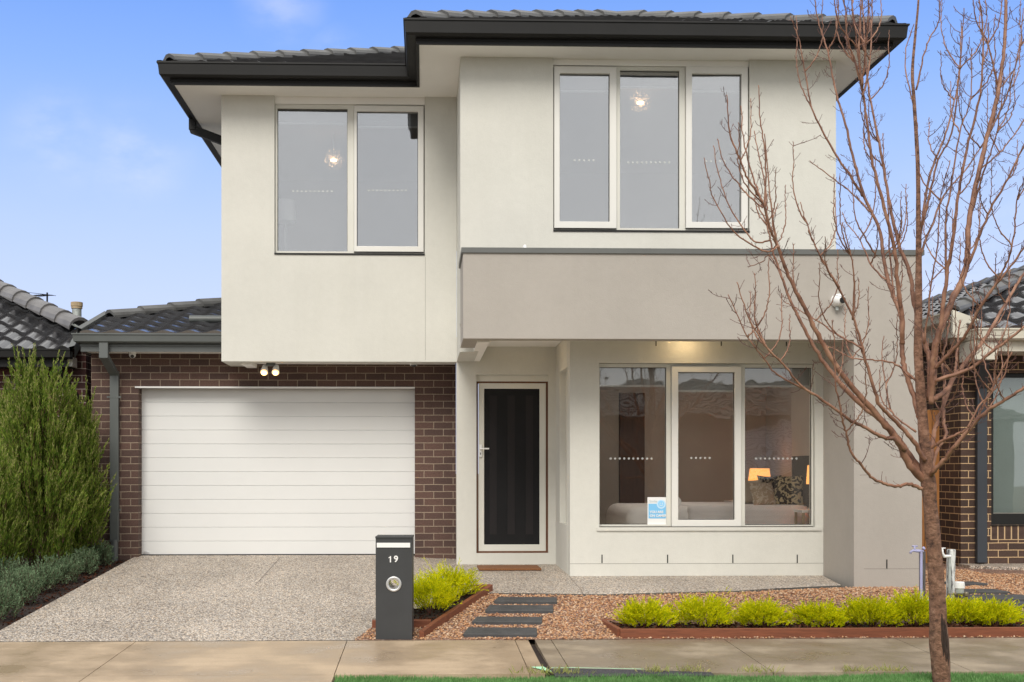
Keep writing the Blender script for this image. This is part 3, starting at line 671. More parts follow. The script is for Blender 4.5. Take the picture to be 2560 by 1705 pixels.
# garage downpipe
dp = MB(); xd = X_(286, 14.78); ztop = Z_(262, 853, 14.42)
rtube(dp, [(X_(260, 14.42), 14.42, ztop), (X_(260, 14.42), 14.42, Z_(260, 893, 14.42))], .105, .06)
rtube(dp, [(X_(260, 14.42), 14.42, Z_(260, 890, 14.42)), (xd, 14.79, Z_(286, 936, 14.79))], .105, .055)
rtube(dp, [(xd, 14.79, Z_(286, 930, 14.79)), (xd, 14.79, Z_(286, 1352, 14.79))], .105, .055)
DP = dp.build('downpipe', M['grey'], H, bevel=.004)
MB().tube([(xd, 14.79, Z_(286, 1350, 14.79)), (xd, 14.79, .2)], [.045, .04], 16).build('pipe_boot', M['grey'], DP)
st = MB()
for v in (993, 1274): z = Z_(286, v, 14.79); st.box(xd-.08, xd+.08, 14.758, 14.763, z-.01, z+.01); st.lathe((xd-.075, 14.76, z), [(.012, 0), (.012, .01)], 8, 'y'); st.lathe((xd+.075, 14.76, z), [(.012, 0), (.012, .01)], 8, 'y')
st.build('pipe_strap', M['grey'], DP)
# rooms behind the glass
def room(x0, x1, y0, y1, z0, z1, mat, name='room_lining', hole=None):
    m = MB(); m.quad((x0, y0, z0), (x1, y0, z0), (x1, y1, z0), (x0, y1, z0)); m.quad((x0, y0, z1), (x0, y1, z1), (x1, y1, z1), (x1, y0, z1))
    m.quad((x0, y1, z0), (x1, y1, z0), (x1, y1, z1), (x0, y1, z1)); m.quad((x0, y0, z0), (x0, y1, z0), (x0, y1, z1), (x0, y0, z1)); m.quad((x1, y0, z0), (x1, y0, z1), (x1, y1, z1), (x1, y1, z0))
    return m.build(name, mat, H)
room(bxl+.21, .15, YB+.21, 18.2, 3.0, 5.76, M['room_up'])
room(.6, rx1-.21, YR+.21, 17.6, 3.02, 5.76, M['room_up'])
room(sx+.22, px1-.21, YR+.21, 16.6, .42, 2.70, M['room'])
def downlight(parent, p, r=.05, mat='bulb_up', name='ceiling_fill_light'):
    return MB().lathe((p[0], p[1], p[2]), [(r, -.012), (r, 0)], 16).build(name, M[mat], parent)

downlight(H, (2.78, 12.56, pz0+.155), .05, 'bulb', 'porch_light'); downlight(H, (3.0, 14.6, 2.69), .06, 'fill_room', 'ceiling_fill_light')  # second disc is an added, unseen source that brightens the bedroom
downlight(H, (1.1, 13.3, pz0+.155), .035, 'bulb', 'porch_light')
q = at(1500, 0, 16.5).x; q1 = at(1547, 0, 16.5).x; q2 = at(1610, 0, 16.5).x
MB().box(q-.3, q1, 16.5, 16.54, .42, 2.5).build('room_door', pm('pale_door', (.33, .30, .26), .6), H)
MB().box(q1+.01, q2, 16.45, 16.58, .42, 2.45).build('timber_panel', M['brownpanel'], H)

def halo_lamp(u, v, Y, R_, label):  # lit bulb; hanging form and glowing beads made up to imitate its halo
    p = at(u, v, Y); t_ = thing('lamp_with_halo', label, 'lamp', (p.x, Y, 5.75), 'upstairs lamps with beads added as their glow')
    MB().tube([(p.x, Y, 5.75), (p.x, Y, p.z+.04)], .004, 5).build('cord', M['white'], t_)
    MB().lathe((p.x, Y, p.z), [(.015, -.018), (.042, -.01), (.042, .01), (.015, .018)], 16).build('bulb', M['bulb_halo'], t_)
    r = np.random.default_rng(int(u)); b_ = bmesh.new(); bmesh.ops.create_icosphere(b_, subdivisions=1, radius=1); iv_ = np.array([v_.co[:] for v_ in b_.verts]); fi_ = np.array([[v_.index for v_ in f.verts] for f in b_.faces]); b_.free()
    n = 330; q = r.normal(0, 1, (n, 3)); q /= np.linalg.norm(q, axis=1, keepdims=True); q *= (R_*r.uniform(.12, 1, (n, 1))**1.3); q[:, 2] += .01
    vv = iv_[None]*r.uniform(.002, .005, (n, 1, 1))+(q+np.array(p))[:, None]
    fast('glow_halo_beads', vv.reshape(-1, 3), (fi_[None]+np.arange(n)[:, None, None]*12).reshape(-1, 3), M['glow_bead'], t_)['kind'] = 'stuff'  # emissive beads scattered as the glow around the bulb
M['glow_bead'] = emit('glow_halo_bead', (1, .66, .36), 1.5); M['bulb_halo'] = emit('halo_lamp_bulb', (1, .70, .40), 4)
halo_lamp(834, 401, 15.6, .14, 'lit lamp with beads added as its glow, behind the upper left window')
halo_lamp(1601, 257, 13.65, .14, 'lit lamp with beads added as its glow, middle pane of upper right window')
# ------------------------------------------------------------------ fittings on the house
def camera_dome(p, r, name, label, cat, face=(-.0, -1, -.2), mount='wall'):
    t_ = thing(name, label, cat, p, 'security cameras on the house'); f = Vector(face).normalized(); up = Vector((0, 0, 1))
    m = MB()
    if mount == 'wall': m.lathe((p[0], p[1], p[2]), [(r*1.05, -.0), (r*1.05, r*.5), (r*.9, r*.8)], 24, 'y')
    else: m.lathe(p, [(r*1.05, -r*.35), (r*1.15, -.02), (r*1.15, 0)], 24)
    m.build('camera_base', M['white'], t_, smooth=False)
    c = Vector(p)+(Vector((0, -r*1.0, 0)) if mount == 'wall' else Vector((0, 0, -r*.8)))
    m = MB(); n_ = 20
    prof = [(r*math.sin(q), r*math.cos(q)) for q in np.linspace(0.02, math.pi-.02, 14)]
    m.lathe(c, prof, n_); m.build('camera_ball', M['white'], t_, smooth=True)
    m = MB(); m.tube([c+f*r*.75, c+f*r*1.03], r*.52, 18); m.build('camera_lens', M['black'], t_)
    return t_
p = at(2092, 752, YP); t_ = camera_dome(tuple(p), .062, 'security_camera', 'white ball security camera on the taupe porch wall behind the bare tree', 'camera', (.35, -1, -.15))
m = MB(); m.tube([p+Vector((-.01, -.035, -.06)), p+Vector((-.01, -.035, -.10))], .016, 10); m.build('cable_gland', M['galv'], t_)
p = at(331, 880, 14.72); camera_dome(tuple(p), .042, 'security_camera', 'small white security camera tucked under the garage eave by the grey downpipe', 'camera', (.2, -1, -.7), 'top')
p = at(1034, 912, 14.5); t_ = thing('security_camera', 'flat dark-lensed dome camera under the overhang right of the garage floodlight', 'camera', (p.x, 14.5, bz0+.03), 'security cameras on the house')
MB().lathe((p.x, 14.5, bz0+.03), [(.04, -.045), (.048, -.03), (.05, 0)], 20).build('camera_base', M['white'], t_, smooth=False)
MB().lathe((p.x, 14.47, bz0-.015), [(.008, -.018), (.026, -.012), (.034, 0)], 18).build('camera_lens', M['black'], t_)
p = at(677, 912, 14.4)
t_ = thing('floodlight', 'twin-headed floodlight shining warm light under the overhang above the garage door', 'light', (p.x, 14.4, bz0+.03))
MB().box(p.x-.05, p.x+.05, 14.35, 14.45, bz0-.03, bz0+.03).build('light_base', M['grey'], t_, bevel=.006)
for dx in (-.07, .065):
    c = Vector((p.x+dx, 14.36, bz0-.085)); hd = MB().tube([c+Vector((0, .05, .05)), c+Vector((0, .0, 0)), c+Vector((0, -.035, -.03))], [.03, .042, .046], 16).build('lamp_head', M['white'], t_)
    MB().tube([c+Vector((0, -.036, -.031)), c+Vector((0, -.044, -.038))], .038, 16).build('bulb', M['bulb_rim'], hd); MB().tube([c+Vector((0, -.0445, -.0385)), c+Vector((0, -.047, -.041))], .022, 14).build('led', M['bulb'], hd)
p = at(1304, 616, YR-.4); MB_ = MB().lathe((p.x, YP+.12, zcap), [(.022, 0), (.022, .02), (.016, .05), (.008, .055)], 12).build('roof_vent', M['white']); tag(MB_, 'small white knob standing on the grey parapet capping', 'vent')
# mat
mt = MB(); a, b = at(1199, 1421, 13.2), at(1357, 1421, 13.2); nmat = 24
mt.box(a.x, b.x, 13.35, 13.85, .262, .285); tag(mt.build('doormat', M['coir'], bevel=.004), 'brown coir doormat lying below the security screen door', 'doormat')

# ------------------------------------------------------------------ bedroom contents
bx0, bx1 = X_(1550, 14.0), X_(2000, 13.9); bedz = Z_(1750, 1266, 13.6)
t_ = thing('bed', 'low bed under pale grey quilt behind the ground floor window', 'bed', ((bx0+bx1)/2, 14.3, .43))
def rbox(x0, x1, y0, y1, z0, z1, b, name, mat, par, seg=4):
    me = bpy.data.meshes.new(name); bm = bmesh.new(); bmesh.ops.create_cube(bm, size=1)
    for v in bm.verts: v.co = Vector(((x0+x1)/2+v.co.x*(x1-x0), (y0+y1)/2+v.co.y*(y1-y0), (z0+z1)/2+v.co.z*(z1-z0)))
    bmesh.ops.bevel(bm, geom=bm.edges[:], offset=b, segments=seg, profile=.5, affect='EDGES'); bm.to_mesh(me); bm.free()
    return finish(name, me, mat, par, smooth=True)
rbox(bx0, bx1, 13.5, 15.2, .5, bedz, .14, 'quilt', M['linen'], t_)
t = NT('striped_linen'); w_ = t.n('TexWave'); w_.inputs['Scale'].default_value = 22; w_.bands_direction = 'Z'; w_.inputs['Distortion'].default_value = .5; t.l(t.tc.outputs['Object'], w_.inputs[0])
t.l(t.ramp(w_.outputs[1], [(.2, (.60, .58, .59)), (.8, (.80, .78, .78))]), t.b.inputs['Base Color']); t.set(Roughness=.95); M['stripe'] = t.m
rbox(X_(1720, 13.5), bx1-.02, 13.46, 15.22, .5, bedz+.012, .06, 'throw', M['stripe'], t_)
MB().box(4.42, 4.52, 13.4, 14.3, .45, Z_(1985, 1140, 14)).build('headboard', pm('dark_fabric', (.035, .024, .020), .9), t_)
def cushion(c, w, h, d, rz, tilt, name, label, mat, group=None):
    n_ = 14; V = []; Fq = []
    for side in (1, -1):
        for i in range(n_+1):
            for j in range(n_+1):
                a, b = 2*i/n_-1, 2*j/n_-1; pin = 1-.10*(a*a+b*b-2*a*a*b*b)
                th = d/2*((1-a**4)*(1-b**4))**.5
                V.append((a*w/2*pin, side*th, b*h/2*pin))
    s_ = (n_+1)**2
    for i in range(n_):
        for j in range(n_):
            q = i*(n_+1)+j; Fq.append((q, q+1, q+n_+2, q+n_+1)); Fq.append((s_+q, s_+q+n_+1, s_+q+n_+2, s_+q+1))
    Mx = Matrix.Translation(c) @ Matrix.Rotation(rz, 4, 'Z') @ Matrix.Rotation(tilt, 4, 'X')
    V = [Mx @ Vector(v) for v in V]
    m = MB(); m.add(V, Fq); o = m.build(name, mat, smooth=True, uv=False); return tag(o, label, 'cushion' if name == 'cushion' else 'pillow', group)
def damask(name, c1, c2, s=14):
    t = NT(name); nz = t.noise(s*1.3, 3, .5); w_ = t.n('TexNoise'); w_.inputs['Scale'].default_value = s*.9; w_.inputs['Distortion'].default_value = 2.5; t.l(t.tc.outputs['Object'], w_.inputs[0])
    t.l(t.ramp(w_.outputs[0], [(.48, c1), (.53, c2)]), t.b.inputs['Base Color']); t.set(Roughness=.9); return t.m
p = at(1913, 1236, 13.75); cushion((p.x, 13.85, bedz+.13), .34, .30, .13, rad(25), rad(-18), 'cushion', 'beige patterned cushion lying in front on the bed', damask('beige_damask', (.36, .29, .21), (.52, .46, .38)), 'cushions on the bed')
p = at(1978, 1227, 13.85); cushion((p.x, 13.95, bedz+.17), .36, .38, .13, rad(-28), rad(-12), 'cushion', 'black and gold patterned cushion leaning at the head of the bed', damask('black_damask', (.02, .02, .022), (.50, .42, .26), 12), 'cushions on the bed')
p = at(1935, 1215, 14.4); cushion((p.x, 14.5, bedz+.17), .36, .38, .13, rad(20), rad(-15), 'cushion', 'black patterned cushion standing behind the beige one', damask('black_damask_b', (.02, .02, .022), (.42, .35, .23), 12), 'cushions on the bed')
p = at(1880, 1235, 14.2); cushion((p.x, 14.25, bedz+.15), .36, .32, .14, rad(15), rad(-15), 'cushion', 'plain cream cushion at the left of the pile on the bed', pm('cream_cloth', (.50, .44, .36), .9), 'cushions on the bed')
p = at(2018, 1232, 14.1); cushion((p.x-.03, 14.15, bedz+.17), .30, .40, .16, rad(-50), rad(-10), 'pillow', 'white pillow against the dark headboard', M['linen'])
p = at(1700, 1256, 13.9); tw = MB().tube([(p.x-.07, 13.75, bedz+.05), (p.x-.05, 14.1, bedz+.05)], .055, 18); tag(tw.build('rolled_towel', M['linen']), 'rolled grey towel on the bed behind the opening sash', 'towel')
def lamp(x, y, z0, ztop, w0, w1, h, label, lit=True, group=None):
    t_ = thing('table_lamp', label, 'lamp', (x, y, z0), group)
    MB().lathe((x, y, z0), [(.07, 0), (.07, .015), (.02, .03), (.015, .10), (.012, ztop-h-z0)], 16).build('lamp_base', M['steel'] if lit else M['white'], t_)
    m = MB(); n_ = 24; vs = [(x+r*math.cos(2*math.pi*k_/n_), y+r*math.sin(2*math.pi*k_/n_), z) for r, z in ((w0, ztop-h), (w1, ztop), (w1-.004, ztop), (w0-.004, ztop-h)) for k_ in range(n_)]
    m.add(vs, [(i*n_+k_, i*n_+(k_+1) % n_, ((i+1) % 4)*n_+(k_+1) % n_, ((i+1) % 4)*n_+k_) for i in range(4) for k_ in range(n_)])
    m.build('lamp_shade', M['shade'] if lit else M['shade_off'], t_)
    if lit: MB().lathe((x, y, ztop-h*.6), [(.012, -.03), (.028, 0), (.02, .03)], 12).build('bulb', M['bulb_room'], t_)
def table(x0, x1, y0, y1, zt, label):
    t_ = thing('bedside_table', label, 'table', ((x0+x1)/2, (y0+y1)/2, .43), 'bedside tables')
    MB().box(x0, x1, y0, y1, zt-.03, zt).build('table_top', M['linen'], t_)
    for x in (x0+.02, x1-.02):
        for y in (y0+.02, y1-.02): MB().box(x-.012, x+.012, y-.012, y+.012, .43, zt-.03).build('leg', pm('brass_leg', (.35, .26, .14), .4), t_)
zt = Z_(2015, 1274, 13.2)
table(X_(1998, 13.15), X_(2045, 13.15)+.03, 13.05, 13.35, zt, 'small side table with thin legs at the near side of the bed')
table(4.0, 4.4, 15.5, 15.9, .98, 'side table hidden beyond the far side of the bed')
lamp(X_(2027, 13.2)+.02, 13.2, zt, Z_(2022, 1163, 13.2), .07, .055, .21, 'glowing amber lamp at the right edge of the ground floor window', True, 'lit bedside lamps')
p = at(1899, 1205, 15.65); lamp(p.x, 15.65, .98, Z_(1899, 1171, 15.65), .15, .125, .19, 'glowing amber lamp shade behind the cushions on the bed', True, 'lit bedside lamps')
p = at(714, 630, 15.0); lamp(p.x, 15.0, 3.05, Z_(714, 501, 15.0), .135, .11, .27, 'white unlit lamp with a pale shade in the upper left window', False)
# sign in the window
p0, p1 = at(1619, 1243, YR+.085), at(1667, 1311, YR+.085); ys = YR+.088
S = thing('camera_sign', 'blue and white warning card standing inside the ground floor window', 'sign', ((p0.x+p1.x)/2, ys, p1.z))
ys = YR+.05
w_, h_ = p1.x-p0.x, p0.z-p1.z
MB().box(p0.x, p1.x, YR+.089, YR+.092, p1.z, p0.z).build('card', M['white'], S)
MB().box(p0.x+w_*.05, p1.x-w_*.05, YR+.087, YR+.089, p1.z+h_*.22, p0.z-h_*.24).build('blue_panel', pm('sky_blue_print', (.20, .52, .82), .6), S)
MB().lathe((p0.x+w_*.71, YR+.0865, p0.z-h_*.26), [(w_*.235, 0), (w_*.235, .001)], 28, 'y').build('emblem', pm('pale_blue_print', (.50, .72, .92), .6), S)
MB().lathe((p0.x+w_*.71, YR+.0855, p0.z-h_*.25), [(w_*.165, 0), (w_*.165, .001)], 28, 'y').build('emblem_disc', pm('mid_blue_print', (.28, .60, .88), .6), S)
em = MB(); c = (p0.x+w_*.71, p0.z-h_*.25)
for dx in (-.06, .06): em.lathe((c[0]+dx*w_, YR+.084, c[1]+.04*w_), [(w_*.022, 0), (w_*.022, .001)], 10, 'y')
em.tube([(c[0]+w_*.09*math.cos(q), YR+.0835, c[1]+w_*.09*math.sin(q)) for q in np.linspace(rad(200), rad(340), 8)], w_*.012, 5); em.build('emblem_face', M['white'], S)
wht = M['white']
text('YOU ARE', w_*.17, (p0.x+w_*.11, YR+.085, p1.z+h_*.455), wht, S, 'lettering', .0012, align='LEFT'); text('ON CAMERA', w_*.17, (p0.x+w_*.11, YR+.085, p1.z+h_*.315), wht, S, 'lettering', .0012, align='LEFT')
text('Smile', w_*.19, (p0.x+w_*.09, YR+.087, p0.z-h_*.15), pm('grey_print', (.55, .62, .66), .6), S, 'lettering', .0003, align='LEFT')

# ------------------------------------------------------------------ letterbox
YM = 9.74; a = at(939, 1346, YM); b = at(1030, 1600, YM); mw = b.x-a.x; mz0, mz1 = -.02, a.z; cx = (a.x+b.x)/2; md = .30
LB = thing('letterbox', 'tall charcoal pillar letterbox numbered 19 beside the driveway', 'letterbox', (cx, YM, mz0)); rot = rad(-2.2)
def rz(mb): c_, s_ = math.cos(rot), math.sin(rot); mb.v = [(cx+(x-cx)*c_-(y-YM)*s_, YM+(x-cx)*s_+(y-YM)*c_, z) for x, y, z in mb.v]; return mb
hc = at(984.5, 1460, YM); hz = hc.z; hr_ = .043; m = MB()
S0 = (cx-.07, cx+.07, hz-.07, hz+.07)
for Y0, Y1 in ((YM, YM+.012), (YM+md-.012, YM+md)):
    m.plate(cx-mw/2, cx+mw/2, mz0, mz1, Y0, Y1, [S0])
    n_ = 32; vs = []
    for Yq in (Y0, Y1):
        for k_ in range(n_):
            q = 2*math.pi*k_/n_; c_, s_ = math.cos(q), math.sin(q); f_ = .07/max(abs(c_), abs(s_))
            vs += [(cx+c_*hr_, Yq, hz+s_*hr_), (cx+c_*f_, Yq, hz+s_*f_)]
    m.add(vs, [(o+2*k_, o+2*((k_+1) % n_), o+2*((k_+1) % n_)+1, o+2*k_+1) for o in (0, 2*n_) for k_ in range(n_)])
m.box(cx-mw/2, cx-mw/2+.012, YM+.012, YM+md-.012, mz0, mz1); m.box(cx+mw/2-.012, cx+mw/2, YM+.012, YM+md-.012, mz0, mz1)
rz(m).build('body', M['mail'], LB)
rz(MB().box(cx-mw/2-.003, cx+mw/2+.003, YM-.006, YM+md+.003, mz1, mz1+.014)).build('lid', M['mail'], LB)
m = MB(); n_ = 36
prof = [(.063, .0), (.063, .006), (.058, .010), (.046, .010), (.041, .004), (.041, -.29), (.044, -.29), (.044, 0)]
vs = [(cx+r_*math.cos(2*math.pi*k_/n_), YM-h_2, hz+r_*math.sin(2*math.pi*k_/n_)) for r_, h_2 in prof for k_ in range(n_)]
m.add(vs, [(i*n_+k_, i*n_+(k_+1) % n_, ((i+1) % 8)*n_+(k_+1) % n_, ((i+1) % 8)*n_+k_) for i in range(8) for k_ in range(n_)])
rz(m).build('paper_tube', M['steel'], LB, smooth=True)
sl0, sl1 = at(942, 1357, YM), at(1025.5, 1368.5, YM)
rz(MB().box(sl0.x, sl1.x, YM-.008, YM-.0005, sl1.z, sl0.z)).build('mail_slot', M['white'], LB, bevel=.0)
tp = at(990, 1398, YM); text('9', .072, (tp.x, YM-.004, tp.z), M['white'], LB, 'house_number', .0016, yrot=rot)
q = at(976, 1398, YM); h1 = .0255; one = [(-.004, -h1), (.0055, -h1), (.0055, h1), (-.002, h1), (-.005, h1*.72), (-.014, h1*.6), (-.014, h1*.34), (-.004, h1*.44)]
m = MB(); n1_ = len(one); m.add([(q.x+a_, YM-.0055+e_, q.z+b_) for e_ in (0, .004) for a_, b_ in one], [tuple(range(n1_)), tuple(range(n1_, 2*n1_))[::-1]]+[(k_, (k_+1) % n1_, n1_+(k_+1) % n1_, n1_+k_) for k_ in range(n1_)]); rz(m).build('house_number', M['white'], LB)

# ------------------------------------------------------------------ garden edging, pavers, pebbles, mulch
def beam(mb, a, b, z0, z1, w=.04):
    a, b = Vector(a), Vector(b); d = (b-a).normalized(); n_ = Vector((-d.y, d.x))*w/2; fz = lambda q, x: q(x.x, x.y) if callable(q) else q
    vs = [(p.x, p.y, fz(z, p)) for z in (z0, z1) for p in (a-n_, b-n_, b+n_, a+n_)]
    mb.add(vs, [(0, 3, 2, 1), (4, 5, 6, 7)]+[(i, (i+1) % 4, 4+(i+1) % 4, 4+i) for i in range(4)])
zed = lambda x, y: zgrav(x, y)+.045
P1 = [at(1545, 1600, 9.75).x+.02, 9.77]; rx = P1[0]
E = thing('garden_edging', 'long reddish timber edging in front of the row of lime green shrubs', 'edging', (3.5, 9.8, 0))
for a, b in (((rx, 9.77), (5.6, 9.77)), ((rx+.0, 9.79), (rx-.05, 10.42)), ((rx-.05, 10.42), (4.95, 10.42))):
    mm = MB(); beam(mm, a, b, -.03, .078); mm.build('board', M['timber'], E, bevel=.003)
mm = MB(); beam(mm, (4.95, 10.42), (5.6, 9.79), -.03, .078); mm.build('board', M['timber'], E, bevel=.003)
lp = [(-.45, 10.22), (.02, 10.22), (.10, 10.40), (.62, 11.48), (.46, 11.48), (-.42, 10.27)]
E2_ = thing('garden_edging', 'timber edging running diagonally back from the letterbox around two lime shrubs', 'edging', (.1, 10.6, 0))
for a, b in (((-.44, 10.2), (.06, 10.2)), ((-.02, 9.80), (.09, 10.16)), ((.09, 10.16), (.64, 11.48)), ((.64, 11.50), (.46, 11.46))):
    mm = MB(); beam(mm, a, b, lambda x, y: zgrav(x, y)-.05, lambda x, y: zgrav(x, y)+.06+.02*sm(y, 10, 11.4)); mm.build('board', M['timber'], E2_, bevel=.003)
soil1 = [(rx+.02, 9.79), (5.55, 9.79), (4.93, 10.40), (rx-.03, 10.40)]; soil2 = [(-.40, 10.23), (.08, 10.23), (.60, 11.44), (.44, 11.42)]
struct(sheet(soil1, lambda x, y: .045+.01*math.sin(x*9), .15), 'planter_soil', M['soil'], True)
struct(sheet(soil2, lambda x, y: zgrav(x, y)+.03, .15), 'planter_soil', M['soil'], True)
def solveY(v, x, dz):
    a, b = 9.0, 16.0
    for _ in range(40):
        m_ = (a+b)/2
        if HY+F*(EYE-zgrav(x, m_)-dz)/m_ > v: a = m_
        else: b = m_
    return a
pav = []
lab = ['topmost and farthest', 'second from the top', 'second from the front', 'front and nearest']
for i, (u0, u1, vt, vb, Yc) in enumerate(((1235, 1392, 1492, 1504, 11.1), (1213, 1383, 1512, 1527, 10.75), (1180, 1355, 1541, 1555, 10.28), (1158, 1343, 1568, 1586, 9.98))):
    Ya, Yb = solveY(vb, 1, .028), solveY(vt, 1, .028)
    x0, x1 = X_(u0, Ya), X_(u1, Ya); pav.append((x0, x1, Ya-.02, Yb, 0))
    m = MB().prism([(x0, Ya+.02), (x1, Ya), (x1+.02, Yb-.02), (x0+.05, Yb)], lambda x, y: zgrav(x, y)-.02, lambda x, y: zgrav(x, y)+.028)
    tag(m.build('stepping_stone', M['paver'], bevel=.004), 'dark stepping stone in the gravel by the diagonal edging, %s' % lab[i], 'stepping stone', 'stepping stones near the entry')
rlab = ['farthest back, by the water meter', 'second from the back', 'middle one of five', 'fourth from the back', 'nearest one at the edge']
for i, (u0, u1, v) in enumerate(((2380, 2450, 1456), (2400, 2505, 1477), (2412, 2575, 1495), (2470, 2640, 1514), (2522, 2660, 1540))):
    Yc = solveY(v+6, 1, .028)+.08
    x0, x1 = X_(u0, Yc), X_(u1, Yc); pav.append((x0, x1, Yc-.1, Yc+.1, 0))
    m = MB().prism([(x0, Yc-.09), (x1+.04, Yc-.09), (x1-.04, Yc+.09), (x0-.06, Yc+.09)], lambda x, y: zgrav(x, y)-.02, lambda x, y: zgrav(x, y)+.028)
    tag(m.build('stepping_stone', M['paver'], bevel=.004), 'dark stepping stone at the right, ' + rlab[i], 'stepping stone', 'stepping stones on the right')
ico = bmesh.new(); bmesh.ops.create_icosphere(ico, subdivisions=1, radius=1); iv = np.array([v.co[:] for v in ico.verts]); fi = np.array([[v.index for v in f.verts] for f in ico.faces]); ico.free()
pts = []
while len(pts) < 36000:
    x, y = rnd.uniform(-.57, 8.2), rnd.uniform(9.73, 13.6)
    if x > 3.2 and y < 11 and rnd.random() < .35: continue
    if not inside(x, y, grav_poly) or inside(x, y, soil1) or inside(x, y, soil2): continue
    if any(p[0] < x < p[1] and p[2] < y < p[3]-.02 for p in pav) or (cx-.15 < x < cx+.15 and YM-.01 < y < YM+.3): continue
    if x > 6.2 and y > 13: continue
    pts.append((x, y, zgrav(x, y)+rnd.uniform(-.002, .010)))
pts = np.array(pts); n = len(pts)
S3 = nr.uniform(.006, .013, (n, 1, 1))*nr.uniform(.6, 1.25, (n, 1, 3))*np.array([1, 1, .7]); ang = nr.uniform(0, 6.28, n)
vv = iv[None]*S3*nr.uniform(.8, 1.2, (n, 12, 1)); c_, s_ = np.cos(ang)[:, None], np.sin(ang)[:, None]
vv = np.stack([vv[..., 0]*c_-vv[..., 1]*s_, vv[..., 0]*s_+vv[..., 1]*c_, vv[..., 2]], -1)+pts[:, None]
tag(fast('pebbles', vv.reshape(-1, 3), (fi[None]+np.arange(n)[:, None, None]*12).reshape(-1, 3), M['pebble'], org=(0, 0, 0)), 'loose orange and pink pebbles covering the front garden', 'pebbles', kind='stuff')
pts = []
while len(pts) < 9000:
    r_ = rnd.random()
    if r_ < .55: x, y = rnd.uniform(-5, -3.57), rnd.uniform(9.73, 14.8); z = zbed(x, y)+.004; ok = True
    elif r_ < .85: x, y = rnd.uniform(rx, 5.4), rnd.uniform(9.79, 10.4); z = .058; ok = inside(x, y, soil1)
    else: x, y = rnd.uniform(-.4, .6), rnd.uniform(10.2, 11.45); z = zgrav(x, y)+.036; ok = inside(x, y, soil2)
    if ok: pts.append((x, y, z))
pts = np.array(pts); n = len(pts); a_ = nr.uniform(0, 6.28, n); d_x = np.stack([np.cos(a_), np.sin(a_), nr.normal(0, .35, n)], 1)
V, Fc = blades(pts, d_x, nr.uniform(.02, .06, n), nr.uniform(.004, .010, n)); tag(fast('mulch', V, Fc, M['mulch'], org=(0, 0, 0)), 'dark brown bark mulch under the shrubs', 'mulch', kind='stuff')

# ------------------------------------------------------------------ shrubs
def lime_shrub(c, w, h, label, seed, group, n=2600):
    r = np.random.default_rng(seed)
    t_ = thing('lime_shrub', label, 'shrub', c, group)
    st = MB()
    for k_ in range(14):
        a = r.uniform(0, 6.28); l = r.uniform(.4, .8); st.tube([(c[0], c[1], c[2]-.02), (c[0]+math.cos(a)*w*.2*l, c[1]+math.sin(a)*w*.2*l, c[2]+h*.4*l), (c[0]+math.cos(a)*w*.42*l, c[1]+math.sin(a)*w*.42*l, c[2]+h*.75*l)], [.004, .003, .0015], 5)
    st.build('stem', M['twig'], t_)['kind'] = 'stuff'
    # sprigs: short upright shoots clothed in needles
    B = []; Dd = []; Ln = []
    ns = n//24
    lob = r.uniform(0, 6.28, 3)
    for _ in range(ns):
        a = r.uniform(0, 6.28); q = r.uniform(.15, 1)**.6; el = r.uniform(.0, 1)**.8
        rr = q*(.88+.14*math.sin(3*a+lob[0])+.08*math.sin(5*a+lob[1]))
        base = np.array([c[0]+math.cos(a)*w*.46*rr*math.cos(el*.8), c[1]+math.sin(a)*w*.42*rr*math.cos(el*.8), c[2]+h*(.06+.66*el*math.sqrt(max(0, 1-.55*q*q)))])
        d = np.array([math.cos(a)*.95*q, math.sin(a)*.95*q, .75])+r.normal(0, .26, 3); d /= np.linalg.norm(d); l = r.uniform(.05, .14)*h/.25*(1.5 if r.random() < .08 else 1)
        for s in np.linspace(0, 1, 24):
            B.append(base+d*l*s); Dd.append(d*1.15+r.normal(0, .45, 3)); Ln.append(r.uniform(.016, .032))
    V, Fc = blades(np.array(B), np.array(Dd), np.array(Ln), .0030); fast('foliage', V, Fc, M['lime'], t_)
names = ['leftmost lime shrub in the front planter', 'second lime shrub from the left in the front planter', 'third lime shrub from the left in the front planter', 'fourth lime shrub, in the middle of the front planter', 'lime shrub between the middle one and the lilac tap', 'lime shrub just left of the bare tree trunk', 'lime shrub just right of the bare tree trunk', 'rightmost lime shrub, at the end of the front planter']
for i, (u, hh, w) in enumerate(((1614, 76, 150), (1760, 80, 140), (1903, 80, 148), (2050, 78, 145), (2180, 78, 140), (2290, 92, 135), (2408, 84, 140), (2488, 82, 140))):
    Y = 10.08 if i != 6 else 10.2; p = at(u, 1575, Y); s_ = F/Y; lime_shrub((p.x, Y, .05), w/s_*(1.0+.12*math.sin(i*2.3)), (hh*.78+6+9*math.sin(i*1.7))/s_, names[i], 100+i, 'lime green shrubs in the front planter', 11000)
lime_shrub((X_(1072, 10.55), 10.55, .13), .50, .33, 'bright lime shrub right beside the letterbox', 120, 'lime green shrubs by the letterbox', 11000)
lime_shrub((X_(1125, 11.1), 11.1, .19), .48, .30, 'bright lime shrub behind the one beside the letterbox', 121, 'lime green shrubs by the letterbox', 10000)
